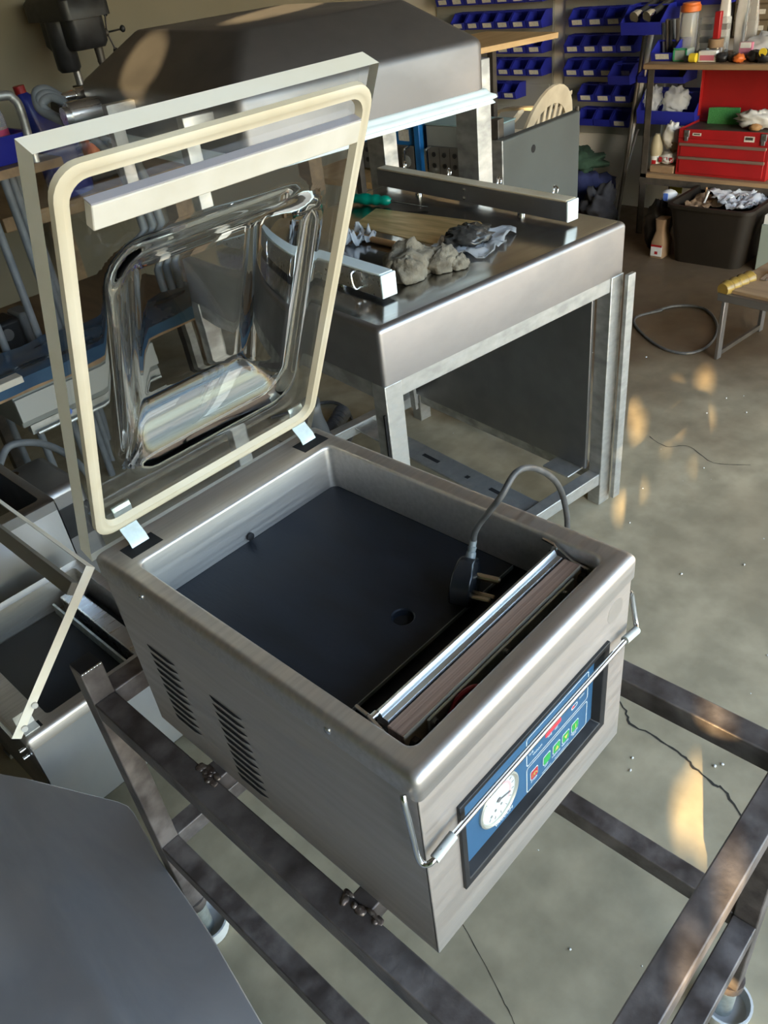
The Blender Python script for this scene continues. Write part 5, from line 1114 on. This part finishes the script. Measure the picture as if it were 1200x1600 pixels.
# below the shelf
tu = thing('dark_tub', 'dark brown open tub full of plastic scraps under the shelf', 'tub', (3.86, 1.36, 0))
def tl_(i, z, fl=0.0): return rr(3.63 - fl + i, 4.06 + fl - i, 1.165 - fl + i, 1.565 + fl - i, 0.05, z, 5)
G().loft([tl_(0.03, 0.0), tl_(0.0, 0.27), tl_(-0.014, 0.272), tl_(-0.014, 0.288), tl_(0.004, 0.288), tl_(0.03, 0.05)], True, True).build('tub', crate_m, tu)
for k, (x, y, z, rx, ry, m, lab) in enumerate(((3.78, 1.28, 0.285, 0.10, 0.08, bag_m, 'white film scrap at the front right of the dark tub'), (3.92, 1.38, 0.28, 0.12, 0.10, paper_white, 'white folded sheet in the middle of the dark tub'), (3.86, 1.24, 0.27, 0.10, 0.06, bag_m, 'clear film scrap at the right end of the dark tub'), (3.80, 1.46, 0.26, 0.10, 0.08, carton, 'brown scrap at the left end of the dark tub'))):
    single('scrap', crumple((x, y, z - 0.012), rx, ry, 0.026, 60 + k), m, lab, 'scrap', (x, y, z - 0.03), group='scraps in the dark tub', smooth=60)
for k in range(3):
    single('thin_stick', G().tube([(3.75 + 0.04*k, 1.50 - 0.02*k, 0.06), (3.80 + 0.03*k, 1.44 + 0.02*k, 0.315)], 0.005, 6), [paper_white, dark_iron, dowel_m][k], ['white stick', 'dark stick', 'brown stick'][k] + ' standing at the left end of the dark tub', 'stick', (3.75 + 0.04*k, 1.5, 0.06), group='sticks in the dark tub')
cb = thing('carton', 'brown paper package with red and white label left of the dark tub', 'package', (3.72, 1.62, 0))
G().loft([rr(3.66, 3.76, 1.585, 1.655, 0.008, 0.0, 3), rr(3.66, 3.76, 1.585, 1.655, 0.01, 0.08, 3), rr(3.68, 3.745, 1.60, 1.645, 0.012, 0.13, 3), rr(3.675, 3.75, 1.595, 1.65, 0.012, 0.19, 3)], True, True).build('package', carton, cb)
G().box(3.6575, 3.6602, 1.590, 1.650, 0.01, 0.065).build('white_label', paper_white, cb); G().box(3.6560, 3.6577, 1.590, 1.650, 0.058, 0.068).build('red_band', red_paint, cb); G().box(3.6560, 3.6577, 1.612, 1.628, 0.02, 0.035).build('red_band', red_paint, cb)
single('brown_bag', G().blob((3.80, 1.69, 0.12), (0.09, 0.06, 0.125), 0.3, 3, 22, 14, 70, flat=0.001), crate_m, 'dark brown bag behind the paper package', 'bag', (3.80, 1.69, 0))
sb_ = thing('white_can', 'white can with red and blue label on top of the dark bag, under the shelf', 'can', (3.84, 1.66, 0.235))
G().blob((3.84, 1.665, 0.262), (0.045, 0.04, 0.030), 0.15, 2, 20, 14, 71).build('can', paper_white, sb_); G().box(3.790, 3.797, 1.65, 1.672, 0.25, 0.285).build('red_blue_label', cap_blue, sb_)
single('yellow_card', G().box(4.10, 4.105, 1.72, 1.79, 0.20, 0.29), mat('yellow_card', (0.62, 0.56, 0.02), rough=0.6), 'bright yellow card hanging just below the lower shelf', 'card', (4.10, 1.755, 0.20))
wbx = thing('white_box', 'pale box with green end standing right of the dark tub', 'box', (3.78, 1.08, 0))
G().box(3.70, 3.90, 1.02, 1.125, 0.0, 0.22).build('box', mat('grey_green_card', (0.25, 0.29, 0.25), rough=0.7), wbx, bevel=0.003); G().box(3.71, 3.89, 1.025, 1.12, 0.22, 0.26).build('white_lid', paper_white, wbx)

# low bench with tape on the right
bn = thing('metal_bench', 'low metal frame bench with brown board top at the right edge', 'bench', (2.85, 0.68, 0), R_(-6), local=True)
# local origin at the bench's middle
G().box(-0.135, 0.36, -0.30, 0.195, 0.268, 0.283).build('board', wood_old, bn, bevel=0.003)
G().box(-0.155, -0.130, -0.30, 0.20, 0.240, 0.270).build('frame_rail', skirt_m, bn, bevel=0.002); G().box(-0.13, 0.36, 0.175, 0.20, 0.240, 0.268).build('frame_rail', skirt_m, bn, bevel=0.002); G().box(-0.13, 0.36, -0.30, -0.275, 0.240, 0.268).build('frame_rail', skirt_m, bn, bevel=0.002)
for x in (-0.155, 0.17):
    for y in (0.165, -0.30): G().box(x, x + 0.030, y, y + 0.014, 0.0, 0.240).build('leg', skirt_m, bn, bevel=0.002)
G().box(-0.13, 0.17, 0.166, 0.178, 0.012, 0.030).build('foot_rail', dark_iron, bn)
tp = G()
g = G().tube([Vector((-0.15 + 0.014*k, 0.185 - 0.002*k, 0.283)) for k in range(13)], [0.024 + 0.004*(k % 3) for k in range(13)], 14)
g.build('tape_wrap', tape_roll_m, bn)
rt = thing('red_tool', 'small red handled tool lying on the brown bench at the right edge', 'tool', (2.95, 0.78, 0.285))
G().tube([(2.93, 0.785, 0.300), (2.99, 0.76, 0.300)], [0.016, 0.012], 10).build('handle', red_paint, rt); G().box(2.87, 2.93, 0.775, 0.80, 0.286, 0.290).build('blade', alu, rt)
g = G().tube(spline([(3.05, 1.27, 0.006), (2.92, 1.33, 0.006), (2.80, 1.24, 0.006), (2.70, 1.09, 0.006), (2.70, 0.98, 0.006), (2.81, 0.94, 0.006), (3.0, 0.99, 0.006), (3.15, 1.12, 0.006), (3.12, 1.24, 0.006), (3.00, 1.30, 0.006)], 8), 0.006, 7)
single('floor_cable', g, cable_m, 'dark cable lying in a loop on the floor beside the low bench', 'cable', (2.9, 1.1, 0))
